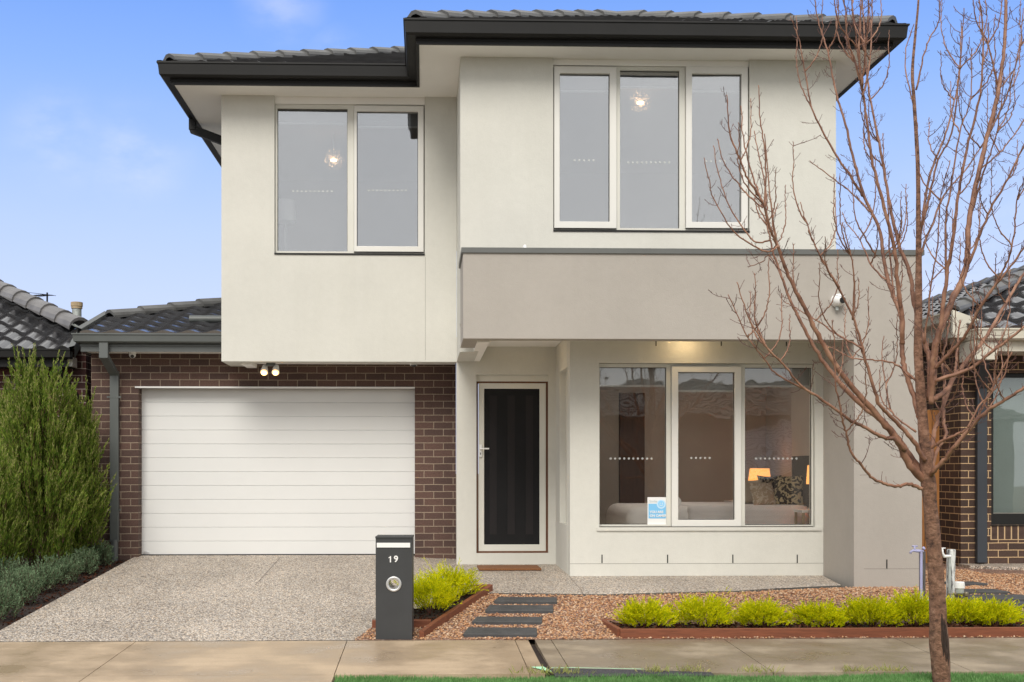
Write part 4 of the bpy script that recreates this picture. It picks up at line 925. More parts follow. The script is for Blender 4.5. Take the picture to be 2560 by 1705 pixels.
def conifer(c, w, h, label, seed, plumes=620, grp='conifers by the left fence line'):
    r = np.random.default_rng(seed); t_ = thing('conifer', label, 'conifer', c, grp)
    MB().tube([(c[0], c[1], c[2]-.05), (c[0]+.02, c[1], c[2]+h*.5), (c[0], c[1], c[2]+h*.85)], [.04, .025, .008], 8).build('trunk', M['twig'], t_)
    B = []; Dd = []; Ln = []; B2 = []; D2 = []; L2 = []; stems = MB()
    cols = [(r.uniform(0, 6.28), r.uniform(.1, .95)**.7, r.uniform(.66, 1.0)) for _ in range(30)]   # upright columns that lobe the outline
    for _ in range(plumes):
        a0, q0, hh = cols[r.integers(len(cols))]
        t = r.uniform(0, 1)**.85; a = a0+r.normal(0, .22); prof = (1-t**2.2)*.75+.25*(1-t) if t < 1 else 0
        prof = max(.10, min(1, .70+1.3*t)*(1-.45*t**3))
        q = min(1, max(.1, q0+r.normal(0, .12)))*prof
        zt = h*(.03+.86*t*(1-(1-hh)*(1 if q0 > .35 else .35)))
        base = np.array([c[0]+math.cos(a)*q*w/2, c[1]+math.sin(a)*q*w/2, c[2]+zt])
        d = np.array([math.cos(a)*.34*q, math.sin(a)*.34*q, 1])+r.normal(0, .17, 3); d /= np.linalg.norm(d); l = r.uniform(.16, .38)*(1.35 if r.random() < .15 else 1)
        stems.tube([base-d*.05, base+d*l*.85], [.003, .001], 3, False)
        k_ = int(46*l/.27)
        for s in np.linspace(0, 1, k_):
            sp = .035*(1-s*.75); off = r.normal(0, 1, 3)*sp*.35; p_ = base+d*l*s+off
            dd = d*1.15+r.normal(0, .36, 3)*(1.1-s*.6)
            if s > .6 and r.random() < .55: B2.append(p_); D2.append(dd); L2.append(r.uniform(.02, .045))
            else: B.append(p_); Dd.append(dd); Ln.append(r.uniform(.035, .075)*(1.15-.5*s))
    V, Fc = blades(np.array(B), np.array(Dd), np.array(Ln), .0052); fast('foliage', V, Fc, M['conifer'], t_)
    V, Fc = blades(np.array(B2), np.array(D2), np.array(L2), .0035); fast('shoot_tips', V, Fc, M['conifer_tip'], t_)
    stems.build('stem', M['twig'], t_, uv=False)['kind'] = 'stuff'
cz = lambda y: zdrive(y)-.03
p = at(88, 1430, 13.7); conifer((p.x, 13.7, cz(13.7)), 1.10, 2.50, 'tallest feathery green conifer beside the brown brick garage wall', 21, 1500)
p = at(192, 1400, 14.3); conifer((p.x+.0, 14.3, cz(14.3)), .62, 2.15, 'slimmer conifer directly left of the grey garage downpipe', 22, 1100)
p = at(-22, 1480, 12.7); conifer((p.x, 12.7, cz(12.7)), .55, 1.45, 'short conifer cut off by the left edge of the photo', 23, 600)
p = at(10, 1440, 14.3); conifer((p.x, 14.2, cz(14.2)), .95, 2.25, 'conifer at the back left behind the tallest one', 24, 1100)
def lavender(c, w, h, label, seed):
    r = np.random.default_rng(seed); t_ = thing('lavender_bush', label, 'bush', c, 'grey-green lavender bushes along the driveway')
    B = []; Dd = []; Ln = []; st = MB()
    for _ in range(210):
        a = r.uniform(0, 6.28); q = r.uniform(0, 1)**.6; z = r.uniform(0, .55)*(1-.3*q)
        base = np.array([c[0]+math.cos(a)*q*w*.42, c[1]+math.sin(a)*q*w*.42, c[2]+h*z]); d = np.array([math.cos(a)*.5*q, math.sin(a)*.5*q, 1])+r.normal(0, .18, 3); d /= np.linalg.norm(d); l = h*r.uniform(.25, .48)
        st.tube([base, base+d*l*.9], [.002, .001], 3, False)
        for s in np.linspace(0, 1, 22): B.append(base+d*l*s); Dd.append(d+r.normal(0, .55, 3)); Ln.append(r.uniform(.02, .04))
    V, Fc = blades(np.array(B), np.array(Dd), np.array(Ln), .0036); fast('foliage', V, Fc, M['lav'], t_); st.build('stem', M['twig'], t_, uv=False)['kind'] = 'stuff'
ll = ['grey-green lavender bush nearest the downpipe foot', 'second grey-green lavender bush from the garage', 'third grey-green lavender bush, halfway along the driveway bed', 'fourth grey-green lavender bush, in front of the tallest conifer', 'large grey-green lavender bush near the left edge', 'nearest grey-green lavender bush, at the bottom left edge', 'grey-green lavender bush tucked behind the one near the left edge']
for i, (u, v, w, h) in enumerate(((245, 1408, 62, 66), (200, 1428, 72, 72), (150, 1455, 80, 78), (98, 1478, 86, 88), (45, 1508, 98, 98), (-8, 1545, 100, 105), (20, 1470, 90, 90))):
    Y = 12
    for _ in range(8): Y = F*(EYE-cz(Y))/(v-HY)
    Y = min(Y, 14.6); p = at(u, v, Y); s_ = F/Y; lavender((p.x, Y, cz(Y)), w/s_*1.1, h/s_*1.05, ll[i], 40+i)

# ------------------------------------------------------------------ standpipes and meter
Yt = 10.62; zt0 = zgrav(5, Yt)
p = at(2303, 1378, Yt)
T = thing('garden_tap', 'lilac recycled-water tap on a standpipe left of the tree trunk', 'tap', (p.x, Yt, zt0))
m = MB().tube([(p.x, Yt, zt0-.05), (p.x, Yt, p.z)], .0125, 12); m.build('standpipe', M['lilac'], T)
q = at(2277, 1379, Yt); m = MB(); m.tube([(p.x+.02, Yt, p.z), (p.x-.03, Yt, p.z+.002), (q.x+.02, Yt, p.z+.006), (q.x, Yt, p.z-.004), (q.x-.004, Yt, p.z-.022)], [.012, .015, .011, .010, .010], 10)
m.tube([(q.x+.035, Yt, p.z), (q.x+.035, Yt, p.z+.045)], .008, 8); m.tube([(q.x+.01, Yt, p.z+.045), (q.x+.06, Yt, p.z+.045)], .007, 8); m.tube([(p.x+.015, Yt, p.z+.02), (p.x+.03, Yt, p.z+.03)], .016, 10); m.build('tap_head', M['lilac'], T, smooth=True)
m = MB().tube([(p.x+.035, Yt+.06, zt0-.05), (p.x+.035, Yt+.06, p.z-.005)], .028, 12); tag(m.build('wooden_stake', M['post']), 'weathered grey round stake behind the lilac tap', 'stake', 'stakes holding the taps')
m = MB(); m.tube([(p.x+.045, Yt-.03, zt0-.05), (p.x+.045, Yt-.03, zt0+.10), (p.x+.075, Yt-.03, zt0+.16)], .010, 10); m.lathe((p.x+.045, Yt-.03, zt0+.10), [(.018, -.02), (.024, 0), (.018, .02)], 12); tag(m.build('pipe_valve', M['galv']), 'small grey valve and pipe at the foot of the lilac tap', 'valve')
p = at(2370, 1390, Yt); T = thing('garden_tap', 'white tap on a standpipe tied to the peeling post right of the trunk', 'tap', (p.x, Yt, zt0))
MB().tube([(p.x, Yt-.035, zt0-.05), (p.x, Yt-.035, p.z-.0)], .0115, 12).build('standpipe', M['galv'], T)
m = MB(); q = at(2356, 1391, Yt); m.tube([(p.x+.012, Yt-.035, p.z), (p.x, Yt-.035, p.z), (q.x, Yt-.035, p.z), (q.x-.012, Yt-.035, p.z+.03), (q.x-.016, Yt-.035, p.z+.07)], [.011, .014, .015, .009, .008], 10); m.tube([(q.x-.03, Yt-.035, p.z+.072), (q.x+.012, Yt-.035, p.z+.072)], .006, 8); m.build('tap_head', M['white'], T, smooth=True)
p = at(2382, 1374, Yt); m = MB(); m.tube([(p.x-.012, Yt+.03, zt0-.05), (p.x-.008, Yt+.03, (zt0+p.z)/2), (p.x, Yt+.03, p.z-.006), (p.x, Yt+.03, p.z)], [.036, .038, .038, .034], 18); tag(m.build('wooden_stake', M['peel']), 'round stake with peeling white paint right of the tree trunk', 'stake', 'stakes holding the taps')
p = at(2399, 1470, Yt-.15); zm = p.z
T = thing('water_meter', 'water meter with a white cap beside the peeling post', 'meter', (p.x, Yt-.15, zt0))
MB().lathe((p.x, Yt-.15, zm), [(.044, 0), (.043, .03), (.041, .05), (.036, .056)], 20).build('meter_cap', M['white'], T)
MB().lathe((p.x, Yt-.15, zm-.05), [(.030, 0), (.036, .008), (.036, .05)], 18).build('meter_body', M['galv'], T)
m = MB(); m.tube([(p.x-.10, Yt-.15, zt0-.02), (p.x-.10, Yt-.15, zm-.05), (p.x-.04, Yt-.15, zm-.055), (p.x+.05, Yt-.15, zm-.06), (p.x+.07, Yt-.15, zm-.10), (p.x+.07, Yt-.15, zt0-.02)], .013, 10); m.lathe((p.x+.055, Yt-.15, zm-.075), [(.02, 0), (.026, .01), (.026, .03), (.02, .04)], 12); m.build('pipe', M['brass'], T)

# ------------------------------------------------------------------ LEFT NEIGHBOUR
A = thing('neighbour_house', 'single-storey red brick house with wavy grey roof tiles at the left', 'house', (-7, 17, .3))
MB().plate(-11, -4.27, .1, 2.98, 15.3, 15.5).build('brick_wall', M['brick_l'], A)
MB().box(-4.47, -4.27, 15.5, 24, .1, 3.02).build('brick_side_wall', M['brick_l'], A)
z0 = EYE+1.50; lp_ = lambda x, y: (x, y, z0+.45*(y-14.93))
rt = MB(); roof_tiles(rt, [lp_(-11, 14.93), lp_(-4.36, 14.93), lp_(-4.42, 15.55), lp_(-6.9, 18.03), lp_(-11, 18.03)], .27, .045, .03, .33, True)
z1_ = lp_(-4.42, 15.55)[2]; roof_tiles(rt, [(-4.42, 24, z1_), (-4.42, 15.55, z1_), lp_(-6.9, 18.03), (-6.9, 24, lp_(0, 18.03)[2])], .27, .045, .03, .33, True)
RA = rt.build('roof', M['tile2'], A, smooth=False)
rc = MB(); ridge_caps(rc, Vector(lp_(-4.42, 15.5))+Vector((0, 0, .09)), Vector(lp_(-6.9, 18.03))+Vector((0, 0, .09)), .42, .14, .08, True); ridge_caps(rc, Vector(lp_(-6.9, 18.03))+Vector((0, 0, .09)), Vector(lp_(-11, 18.03))+Vector((0, 0, .09)), .42, .14, .08, True); rc.build('ridge_capping', M['capt2'], RA, smooth=False)
MB().sweep([(-11, 14.97), (-4.34, 14.97)], gut_prof(.11, .12), z0+.005).build('gutter', M['char'], A)
MB().box(-11, -4.42, 14.975, 15.0, 2.66, 2.85).build('fascia', M['char'], A); MB().box(-11, -4.4, 15.0, 15.3, 2.66, 2.68).build('eave_soffit', M['char'], A)
fl = MB(); a, b = Vector(lp_(-4.30, 14.9)), Vector(lp_(-4.33, 15.6)); u_ = Vector((0, 0, .10)); fl.quad(a-u_, b-u_*.2, b+u_, a+u_*.7); fl.quad(a+u_*.7, b+u_, b+u_+Vector((-.10, 0, -.03)), a+u_*.7+Vector((-.10, 0, -.03))); fl.build('roof_flashing', M['cap'], A)
p = at(165, 880, 15.0); dp = MB(); rtube(dp, [(at(146, 0, 15).x, 14.98, z0-.08), (at(146, 0, 15).x, 14.98, z0-.26), (at(185, 0, 15.2).x, 15.22, z0-.55), (at(185, 0, 15.2).x, 15.22, .3)], .1, .06); dp.build('downpipe', M['char'], A)
MB().box(at(172, 0, 15.2).x, at(190, 0, 15.2).x, 15.05, 15.25, Z_(180, 917, 15.1), Z_(180, 893, 15.1)).build('eave_block', M['soffit'], A)
p = at(192, 815, 16.2); pt = at(192, 756, 16.2)
V_ = thing('chimney_flue', 'short galvanised flue with rusty band standing on the left neighbour roof', 'flue', (p.x, 16.2, p.z-.3))
MB().tube([(p.x, 16.2, p.z-.35), (p.x, 16.2, pt.z-.07)], .062, 18).build('flue_pipe', M['galv'], V_); MB().lathe((p.x, 16.2, pt.z-.085), [(.072, 0), (.072, .03), (.078, .032), (.078, .085), (.06, .09)], 20).build('flue_cap', pm('rusty_band', (.36, .27, .16), .6, .4, 10), V_)
p = at(118, 736, 20); b_ = at(118, 800, 20); AN = thing('tv_antenna', 'thin television antenna rising behind the left neighbour roof', 'antenna', (p.x, 20, b_.z-.4))
MB().tube([(p.x, 20, b_.z-.4), (p.x, 20, p.z+.03)], .016, 6).build('mast', M['char'], AN)
q = at(35, 741, 20); r2 = at(130, 738, 20); m = MB(); m.tube([q, r2], .008, 5)
for i in range(14):
    c0 = Vector(q)+(Vector(r2)-Vector(q))*((i+4)/18); l = .10+.012*i; m.tube([c0+Vector((-.02, -l, -.02)), c0+Vector((.02, l, .03))], .005, 4)
for dz in (-.05, .05): m.tube([Vector(r2)+Vector((-.45, 0, dz)), Vector(r2)+Vector((.02, 0, 0))], .005, 4)
m.build('boom', M['char'], AN)

# ------------------------------------------------------------------ RIGHT NEIGHBOUR
B_ = thing('neighbour_house', 'dark brown brick house with cream gutters behind the tree at the right', 'house', (9, 17, .3))
YN = 14.1; nx = X_(2402, YN); wn = rect(2478, 932, 2700, 1312, YN)
MB().plate(nx, 13, .1, 2.95, YN, YN+.25, [wn]).build('brick_wall', M['brick_r'], B_)
MB().box(nx, nx+.25, YN+.25, 24, .1, 3.1).build('brick_side_wall', M['brick_r'], B_)
fr = MB().plate(*wn, YN+.05, YN+.13, [(wn[0]+.05, wn[1]-.05, wn[2]+.13, wn[3]-.05)]).build('window', M['char'], B_)
MB().box(wn[0]+.05, wn[1]-.05, YN+.09, YN+.095, wn[2]+.13, wn[3]-.05).build('pane', M['glass_r'], fr)
MB().box(wn[0]+.04, wn[1]-.04, YN+.17, YN+.175, wn[2]+.14, wn[3]).build('blind', pm('sheer_blind', (.48, .52, .50), .9, .03), fr)
MB().box(wn[0]-.01, wn[1], YN-.015, YN+.06, wn[2]-.012, wn[2]-.002).build('window_sill', M['char'], fr)
sold = MB(); x = wn[0]
while x < wn[1]: sold.box(x+.005, x+.071, YN-.004, YN+.02, wn[2]-.17, wn[2]-.012); x += .082
sold.build('soldier_course', pm('dark_brick_plain', (.062, .035, .026), .85, .25, 20), B_)
MB().box(wn[0]-.01, wn[1], YN-.0025, YN+.01, wn[2]-.18, wn[2]-.012).build('mortar_band', pm('mortar', (.50, .35, .20), .9), B_)
dp = MB(); xq = X_(2453, YN-.06); rtube(dp, [(X_(2462, 13.6), 13.6, EYE+1.58), (X_(2462, 13.6), 13.6, EYE+1.40), (xq, YN-.06, EYE+1.0), (xq, YN-.06, .30)], .115, .06); dp.build('downpipe', pm('blue_black', (.035, .042, .052), .5), B_)
gx_ = X_(2452, 13.45); zn = EYE+1.63
MB().sweep([(gx_+.1, 14.2), (gx_+.1, 13.6), (13, 13.6)], gut_prof(.12, .13), zn).build('gutter', M['bone'], B_)
MB().box(gx_+.1, 13, 13.61, 13.63, zn-.24, zn-.06).build('fascia', M['bone'], B_); MB().box(gx_-.02, gx_+.24, 13.55, 13.95, zn-.34, zn-.12).build('eave_box', M['bone'], B_)
MB().box(gx_+.1, 13, 13.63, YN, zn-.24, zn-.22).build('eave_soffit', M['bone'], B_)
zf = lambda x, y: (x, y, zn+.45*(y-13.52)); xr, yr = 8.45, 16.1
rt = MB(); roof_tiles(rt, [zf(gx_+.02, 13.52), zf(13, 13.52), zf(13, yr), zf(xr, yr), zf(6.2, 13.95)], .30, .03, .035, .33, True)
ez = EYE+1.86; roof_tiles(rt, [(6.15, 24, ez), (6.15, 13.9, ez), (xr, yr, zf(0, yr)[2]), (xr, 24, zf(0, yr)[2])], .30, .03, .035, .33, True)
RB = rt.build('roof', M['tile2'], B_)
rc = MB(); ridge_caps(rc, Vector((6.2, 13.95, ez+.06)), Vector((xr, yr, zf(0, yr)[2]+.06)), .42); ridge_caps(rc, Vector((xr, yr, zf(0, yr)[2]+.06)), Vector((xr, 24, zf(0, yr)[2]+.06)), .42); rc.build('ridge_capping', M['capt'], RB)
MB().sweep([(6.2, 24), (6.2, 13.85)], gut_prof(.11, .12), ez).build('gutter', M['bone'], B_); MB().box(6.2, 6.6, 13.8, 24, ez-.28, ez-.26).build('eave_soffit', M['bone'], B_); MB().box(6.19, 6.21, 13.8, 24, ez-.28, ez-.05).build('fascia', M['bone'], B_)
gb = MB(); gb.prism([(6.12, 13.72), (6.9, 13.72), (6.9, 13.76), (6.12, 13.76)], ez-.30, lambda x, y: ez+.02-.35*(x-6.12)); gb.build('gable_end', M['bone'], B_)
slabp = [(nx-.03, YN-.3), (nx-.03, YN), (13, YN), (13, 12.2), (9.0, 12.2)]
struct(MB().prism(slabp, .1, lambda x, y: EYE-1.09), 'neighbour_porch_slab', M['agg'])
# gate between the houses
Gt = thing('side_gate', 'orange-brown timber paling gate between the two houses', 'gate', (5.5, 14.7, .3)); x = px1+.01; i = 0
while x < nx-.02:
    if i % 4 == 3: MB().box(x, x+.085, 14.55, 14.64, .15, 2.22).build('post', M['fence'], Gt)
    else: MB().box(x, x+.085, 14.66, 14.68, .2, 2.12+.01*rnd.random()).build('paling', M['fence'], Gt)
    x += .093; i += 1

# ------------------------------------------------------------------ houses across the street (they show in the window glass)
O = thing('neighbour_house', 'low brick house with pale blinds across the street, mirrored in the window', 'house', (6, -24, -.3))
MB().plate(-14, 24, -.4, 3.5, -20, -19.8, [(1, 4, .8, 3), (11.8, 14.4, 1.2, 3.1)]).build('wall', pm('pale_brick', (.20, .15, .11), .9), O)
MB().box(-14, 24, -30, -20.05, -.4, 3.49).build('core_wall', pm('brown_core', (.16, .12, .09), .9), O)
bl = MB()
for x0, x1, z0b, z1b in ((1, 4, .8, 3), (11.8, 14.4, 1.2, 3.1)):
    z = z0b
    while z < z1b: bl.box(x0, x1, -19.95, -19.9, z, z+.09); z += .13
bl.build('blind', M['white'], O)
rt = MB()
rt.quad((-15, -19.2, 3.45), (25, -19.2, 3.45), (21, -23.2, 5.0), (-11, -23.2, 5.0)); rt.quad((-15, -31, 3.45), (25, -31, 3.45), (21, -27, 5.0), (-11, -27, 5.0)); rt.quad((-11, -23.2, 5), (21, -23.2, 5), (21, -27, 5), (-11, -27, 5))
roof_tiles(rt, [(25, -19.2, 3.47), (-15, -19.2, 3.47), (-11, -23.2, 5.02), (21, -23.2, 5.02)], .6, .03, .05, .45, True)
rt.quad((-15, -19.2, 3.45), (-11, -23.2, 5), (-11, -27, 5), (-15, -31, 3.45)); rt.quad((25, -19.2, 3.45), (25, -31, 3.45), (21, -27, 5), (21, -23.2, 5)); rt.build('roof', pm('brown_tile', (.085, .07, .06), .7, .3, 5), O)
O.keys()

# ------------------------------------------------------------------ THE TREE
YT = 7.95
def catmull(P, per=5):
    P = [P[0]]+P+[P[-1]]; out = []
    for i in range(1, len(P)-2):
        for k_ in range(per):
            t = k_/per; a, b, c, d = P[i-1], P[i], P[i+1], P[i+2]
            out.append(.5*((2*b)+(-a+c)*t+(2*a-5*b+4*c-d)*t*t+(-a+3*b-3*c+d)*t**3))
    return out+[P[-2]]
TR = thing('street_tree', 'bare leafless young street tree with many upright twiggy branches', 'tree', tuple(at(2355, 1712, YT)))
rows = [(2357, 1740, 50), (2355, 1705, 46), (2352, 1660, 51), (2349, 1612, 52), (2346, 1560, 48), (2344, 1507, 44), (2340, 1455, 43), (2337, 1403, 41), (2332, 1350, 40), (2328, 1300, 40), (2324, 1250, 36), (2321, 1210, 42), (2316, 1165, 36), (2311, 1110, 30), (2306, 1040, 27), (2303, 1000, 26), (2296, 900, 24), (2295, 860, 23), (2297, 743, 20), (2297, 640, 16), (2296, 536, 13), (2294, 402, 11), (2285, 250, 9.5), (2281, 179, 8.5), (2288, 89, 7), (2296, 0, 5.5), (2298, -110, 3)]
def to3(u, v, dy): return at(u, v, YT+dy)
tp = catmull([Vector((*to3(u, v, .0 if v > 1150 else (1150-v)/1150*.25), )) for u, v, w in rows], 6)
tw = []
for i in range(len(rows)-1):
    for k_ in range(6): tw.append(rows[i][2]*(1-k_/6)+rows[i+1][2]*k_/6)
tw.append(rows[-1][2]); n_ = 22; V = []; tw = [w*.90 for w in tw]; r = np.random.default_rng(3)
ph_ = r.uniform(0, 6.28, 6)
for i, (p, w) in enumerate(zip(tp, tw)):
    R0 = w/2*YT/F
    for k_ in range(n_):
        a = 2*math.pi*k_/n_; f_ = 1+.045*math.sin(3*a+p.z*2+ph_[0])+.035*math.sin(5*a-p.z*5+ph_[1])+.02*math.sin(9*a+p.z*17)+.03*math.sin(p.z*26+ph_[2])*math.sin(2*a)
        # old wound on the lower right face
        wd = math.exp(-((p.z-.28)/.15)**2)*math.exp(-(((a-4.98+math.pi) % (2*math.pi)-math.pi)/.5)**2); f_ -= .26*wd*(1+.5*math.sin(a*23))
        V.append((p.x+math.cos(a)*R0*f_, p.y+math.sin(a)*R0*f_, p.z))
Fq = [(i*n_+k_, i*n_+(k_+1) % n_, (i+1)*n_+(k_+1) % n_, (i+1)*n_+k_) for i in range(len(tp)-1) for k_ in range(n_)]
m = MB(); m.add(V, Fq); m.build('trunk', M['bark'], TR, smooth=True, uv=False)
wm = MB()
for k_ in range(15):
    a = 4.55+.85*r.random(); z0_ = r.uniform(.06, .24); l_ = r.uniform(.10, .26); P_ = []; W_ = []
    for q in np.linspace(0, 1, 7):
        z = z0_+l_*q; i = min(range(len(tp)), key=lambda j: abs(tp[j].z-z)); c0 = tp[i]; R0 = tw[i]/2*YT/F
        rr_ = R0*(.93+.02*math.sin(9*q+k_)); P_.append((c0.x+math.cos(a+.03*math.sin(7*q))*rr_, c0.y+math.sin(a)*rr_, z)); W_.append(.0075*math.sin(math.pi*min(.97, max(.06, q)))**.6)
    wm.tube(P_, W_, 5)
wm.build('bark_wound', pm('dark_wood', (.035, .018, .012), .8, .5, 30), TR, uv=False)
limbs = [  # photo outline points, start and end width, depth at start and end
 ([(2318,1205),(2276,1164),(2241,1097),(2200,1045),(2111,943),(2051,849),(2018,782),(1971,689),(1944,615),(1924,568),(1907,508),(1874,454),(1850,401),(1824,327),(1817,237)], 20, 2.2, 0, -.55),
 ([(2305,1185),(2259,1117),(2212,1057),(2152,1010),(2071,923),(2018,836),(1984,769),(1958,702),(1931,628),(1917,561),(1894,515)], 17, 3, .03, .2),
 ([(1944,615),(1914,628),(1837,581),(1783,494),(1775,460),(1760,394)], 4, 2, -.42, -.6),
 ([(1925,600),(1884,601),(1827,521),(1800,450),(1783,364)], 4, 2, -.3, -.2),
 ([(1907,520),(1870,488),(1837,448),(1810,407),(1793,347)], 4, 2, -.45, -.35),
 ([(1907,508),(1884,448),(1860,354),(1852,264)], 4.5, 2, -.45, -.4),
 ([(1912,520),(1914,401),(1901,300),(1896,213)], 4.5, 2, -.45, -.5),
 ([(1917,535),(1914,468),(1894,374),(1886,327)], 4, 2, -.2, -.1),
 ([(1940,600),(1925,488),(1911,334)], 4, 2, -.42, -.55),
 ([(1948,620),(1931,561),(1945,508)], 4, 2, -.42, -.3),
 ([(1958,700),(1925,640),(1905,655),(1870,668)], 3.5, 1.8, .1, .3),
 ([(2262,1125),(2235,1097),(2211,1095),(2164,1069),(2123,1048),(2051,997),(2001,963),(1951,903),(1917,869),(1870,789),(1842,705)], 11, 2, -.08, -.6),
 ([(2030,983),(1944,936),(1911,896),(1870,843),(1820,736)], 5, 2, -.35, -.45),
 ([(1917,869),(1889,800),(1889,725)], 3.5, 1.8, -.5, -.4),
 ([(2305,1222),(2273,1210),(2241,1216),(2203,1207),(2173,1188),(2150,1158),(2129,1132),(2115,1079),(2106,1050),(2100,1018),(2088,956),(2085,856),(2080,800)], 9, 2, -.03, -.5),
 ([(2313,1150),(2282,1100),(2241,1056),(2211,1026),(2194,1000),(2165,903),(2132,789),(2085,702),(2038,615),(2021,575)], 12, 2.5, -.05, -.35),
 ([(2098,720),(2050,640),(2018,560),(2001,505)], 5, 2, -.3, -.3),
 ([(2132,800),(2135,720),(2128,640),(2105,555)], 5, 2, -.3, -.5),
 ([(2155,870),(2092,835),(2040,800),(1990,770),(1960,755)], 5, 1.8, -.25, .1),
 ([(2320,1129),(2305,1065),(2294,1029),(2282,982),(2263,928),(2255,871),(2253,791),(2237,753),(2221,702),(2208,641),(2198,571),(2158,482),(2135,400),(2110,300),(2090,230),(2070,130),(2045,50),(2030,-40)], 15, 2.5, 0, .45),
 ([(2256,860),(2256,807),(2245,711),(2235,620),(2205,500),(2180,400),(2165,290),(2155,215),(2148,150),(2150,60),(2160,-40)], 12, 3, .0, -.4),
 ([(2160,250),(2140,160),(2120,100),(2108,-20)], 5.5, 2.5, -.25, -.4),
 ([(2156,215),(2143,120),(2128,-20)], 5, 2.5, -.3, -.25),
 ([(2155,215),(2165,110),(2172,-20)], 5, 2.5, -.3, -.5),
 ([(2157,240),(2174,150),(2182,-30)], 5, 2.5, -.3, -.1),
 ([(2323,1000),(2323,903),(2307,839),(2285,759),(2274,680),(2247,610),(2225,513),(2198,357),(2176,250),(2163,134),(2155,-30)], 14, 2.5, .05, .6),
 ([(2237,753),(2225,640),(2220,520),(2211,420),(2207,333)], 5, 2, .2, .5),
 ([(2328,1010),(2330,935),(2336,880),(2352,804),(2368,680),(2380,616),(2395,491),(2417,371),(2448,250),(2457,156),(2455,45),(2440,-30)], 13, 2.8, -.05, -.5),
 ([(2332,960),(2340,860),(2377,759),(2406,696),(2419,632),(2421,558),(2448,424),(2475,313),(2497,223),(2511,112),(2515,0),(2517,-60)], 19, 7, .05, .35),
 ([(2336,920),(2387,871),(2419,830),(2451,766),(2500,700),(2560,620),(2620,540)], 9, 3, 0, -.6),
 ([(2330,1000),(2365,976),(2387,941),(2422,896),(2467,839),(2514,759),(2560,683),(2620,600)], 13, 5, .0, .5),
 ([(2333,985),(2342,951),(2419,925),(2483,877),(2560,817),(2640,740)], 11, 4, 0, -.3),
 ([(2326,1190),(2335,1176),(2364,1147),(2387,1117),(2431,1065),(2470,1026),(2511,1000),(2570,960),(2640,880)], 12, 5, -.02, -.6),
 ([(2328,1120),(2358,1101),(2382,1091),(2423,1070),(2440,1050),(2485,960),(2530,880)], 8, 3, 0, -.35),
 ([(2328,1175),(2343,1123),(2364,1088),(2358,1047),(2360,1000),(2361,950),(2355,900),(2365,855),(2374,800)], 10, 4, .05, .4),
 ([(2326,1150),(2335,1080),(2352,1030),(2385,940),(2392,880),(2400,800)], 13, 4, .05, .55),
 ([(2297,630),(2323,446),(2359,348),(2386,250),(2399,170),(2403,58)], 8, 2.2, .15, .4),
 ([(2299,640),(2359,491),(2404,437),(2450,370),(2475,321)], 6, 2.5, .15, .6),
 ([(2298,580),(2318,520),(2345,400),(2380,330),(2400,170),(2410,20)], 6, 2, .16, -.2),
 ([(2408,698),(2426,650),(2470,536),(2515,455),(2560,362),(2610,280)], 8, 3, .2, -.2),
 ([(2450,767),(2500,690),(2530,615),(2542,500),(2562,446)], 6, 2.2, -.1, -.4),
 ([(2158,490),(2136,455),(2078,366),(2029,268),(2013,179),(1997,98),(1976,40)], 7, 2, .3, .2),
 ([(2176,530),(2120,475),(2046,420),(2024,402)], 4.5, 1.8, .2, .4),
 ([(2190,640),(2167,600),(2136,536),(2131,424)], 4.5, 1.8, .2, .1),
 ([(2215,700),(2176,660),(2150,600),(2118,560),(2106,530)], 5, 1.8, -.1, .3),
 ([(2290,225),(2318,110),(2345,60),(2349,0),(2349,-30)], 4.5, 2.2, .2, .1),
 ([(2283,260),(2262,150),(2285,60)], 3.5, 2, .2, .3),
 ([(2497,230),(2470,110),(2440,50),(2432,-20)], 5, 2.2, .3, .1),
 ([(2475,330),(2520,230),(2548,120),(2558,20)], 5, 2, .3, .5),
 ([(2421,560),(2460,430),(2492,330),(2510,200)], 5.5, 2, .25, -.1),
 ([(2448,424),(2500,380),(2540,330),(2580,260)], 5, 2, .3, .6),
 ([(2366,695),(2364,560),(2377,470),(2400,330),(2425,250),(2430,120)], 6, 2, -.2, -.35),
 ([(2310,860),(2330,700),(2345,600),(2350,500),(2375,400)], 5, 2, .0, -.3),
 ([(2420,1070),(2450,1010),(2480,980),(2490,900),(2505,840)], 5, 2, -.4, -.5),
 ([(2300,960),(2240,910),(2180,900),(2130,895),(2080,870),(2030,850)], 6, 1.8, .05, .5),
 ([(2290,1080),(2230,1030),(2215,960),(2205,900),(2210,840)], 5, 2, .0, .35),
]
Vt, Ft, off = [], [], 0
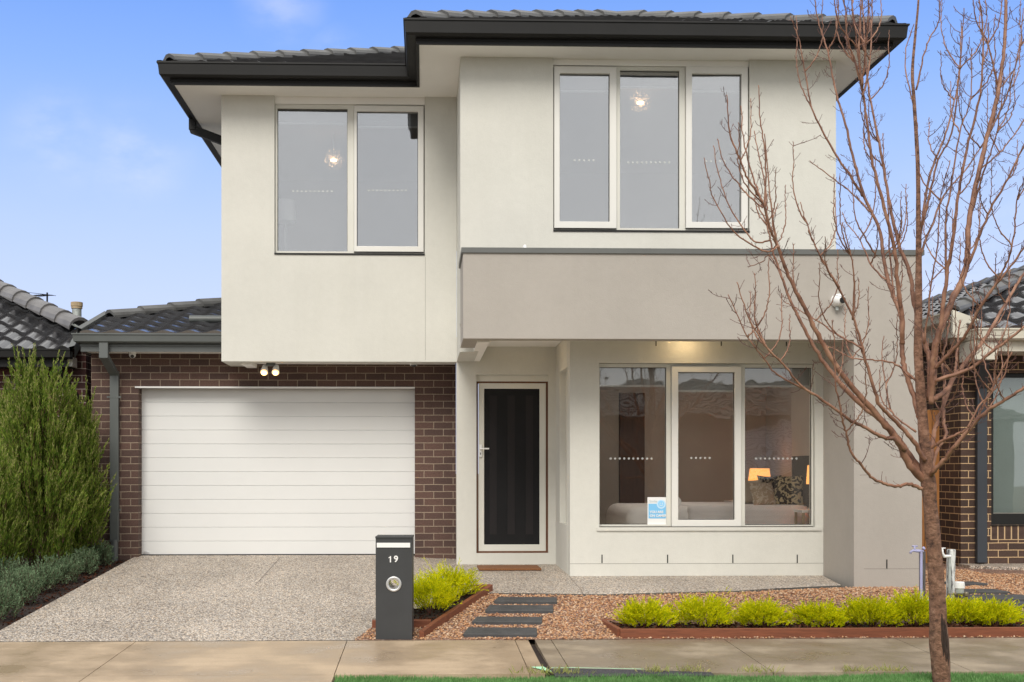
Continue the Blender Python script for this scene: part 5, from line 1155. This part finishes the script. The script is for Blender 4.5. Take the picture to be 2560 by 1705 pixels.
def limb(P, w0, w1, d0, d1, idx):
    r = np.random.default_rng(500+idx); n0 = len(P); pts = []
    for i, (u, v) in enumerate(P): t = i/(n0-1); pts.append(to3(u, v, (d0+(d1-d0)*t)*1.0))
    pts = catmull(pts, 7); ln = [0]
    for a, b in zip(pts[:-1], pts[1:]): ln.append(ln[-1]+(b-a).length)
    T = ln[-1]; rad_ = []
    for i, l in enumerate(ln):
        t = l/T; w = w0+(w1-w0)*t**.75; rr = w/2*YT/F*1.08; node = 1+.16*max(0, math.cos(l*2*math.pi/.085+idx))**12; rad_.append(rr*node)
        if 0 < i < len(pts)-1: pts[i] = pts[i]+Vector(r.normal(0, .0022, 3))
    m = MB(); m.tube(pts, rad_, 8 if w0 > 7 else 6)
    tg = MB(); l = r.uniform(.04, .10) if w0 < 9 else .18; phs = r.uniform(0, 6.28)
    while l < T-.01:
        i = min(len(ln)-2, max(0, int(np.searchsorted(ln, l))-1)); f_ = (l-ln[i])/(ln[i+1]-ln[i]+1e-9); p = pts[i].lerp(pts[i+1], f_); d = (pts[i+1]-pts[i]).normalized(); s = d.orthogonal().normalized(); q = d.cross(s); phs += math.pi/2+r.normal(0, .2)
        for sg in (0, math.pi):
            if r.random() < .22: continue
            a = phs+sg; side = s*math.cos(a)+q*math.sin(a); L_ = r.choice([.02, .035, .06, .11, .17], p=[.18, .24, .27, .19, .12] if w0 > 4.6 else [.42, .34, .17, .05, .02])*r.uniform(.8, 1.2); rw = rad_[i]*.8
            dd = (side*.95+d*.45).normalized(); c = [p+side*rw*.6]; nseg = 4
            for k_ in range(nseg):
                dd = (dd+Vector((0, 0, .20))+Vector(r.normal(0, .14, 3))).normalized(); c.append(c[-1]+dd*L_/nseg)
            w = .0017+.006*L_; tg.tube(c, [w, w*.85, w*.75, w*.68, w*.9], 4)
            if L_ > .08:
                for j in (1, 2, 3):
                    for sg2 in (-1, 1):
                        if r.random() < .4: continue
                        s2 = (dd.orthogonal()*sg2+Vector(r.normal(0, .5, 3))).normalized(); e_ = c[j]; l2 = r.uniform(.015, .045)
                        tg.tube([e_, e_+(s2+dd*.6).normalized()*l2*.6, e_+(s2+dd*1.2+Vector((0, 0, .4))).normalized()*l2], [.0014, .0012, .0016], 3)
        l += r.uniform(.04, .075)
    b = m.build('branch', M['branch'], TR, smooth=True, uv=False)
    tg.build('twig', M['twig'], b, uv=False)['kind'] = 'stuff'
rs = random.Random(91); extra = []
for P, a, b, c, d in limbs:
    if a < 4.6: continue
    for _ in range(3 if a > 10 else 2):
        i = rs.randrange(max(1, len(P)//3), len(P)-1); t = i/(len(P)-1); u, v = P[i]; L_ = rs.uniform(90, 230); s_ = rs.choice((-1, 1)); k_ = rs.uniform(.25, .6)
        Q = [(u, v), (u+s_*L_*.22*k_*1.6, v-L_*.22), (u+s_*L_*.40*k_*1.3, v-L_*.5), (u+s_*L_*.5*k_, v-L_*.78), (u+s_*L_*.52*k_, v-L_)]
        d0 = c+(d-c)*t; extra.append((Q, 3.6, 1.7, d0, d0+rs.uniform(-.3, .3)))
for i, (P, a, b, c, d) in enumerate(limbs+extra): limb(P, a, b, c, d, i)
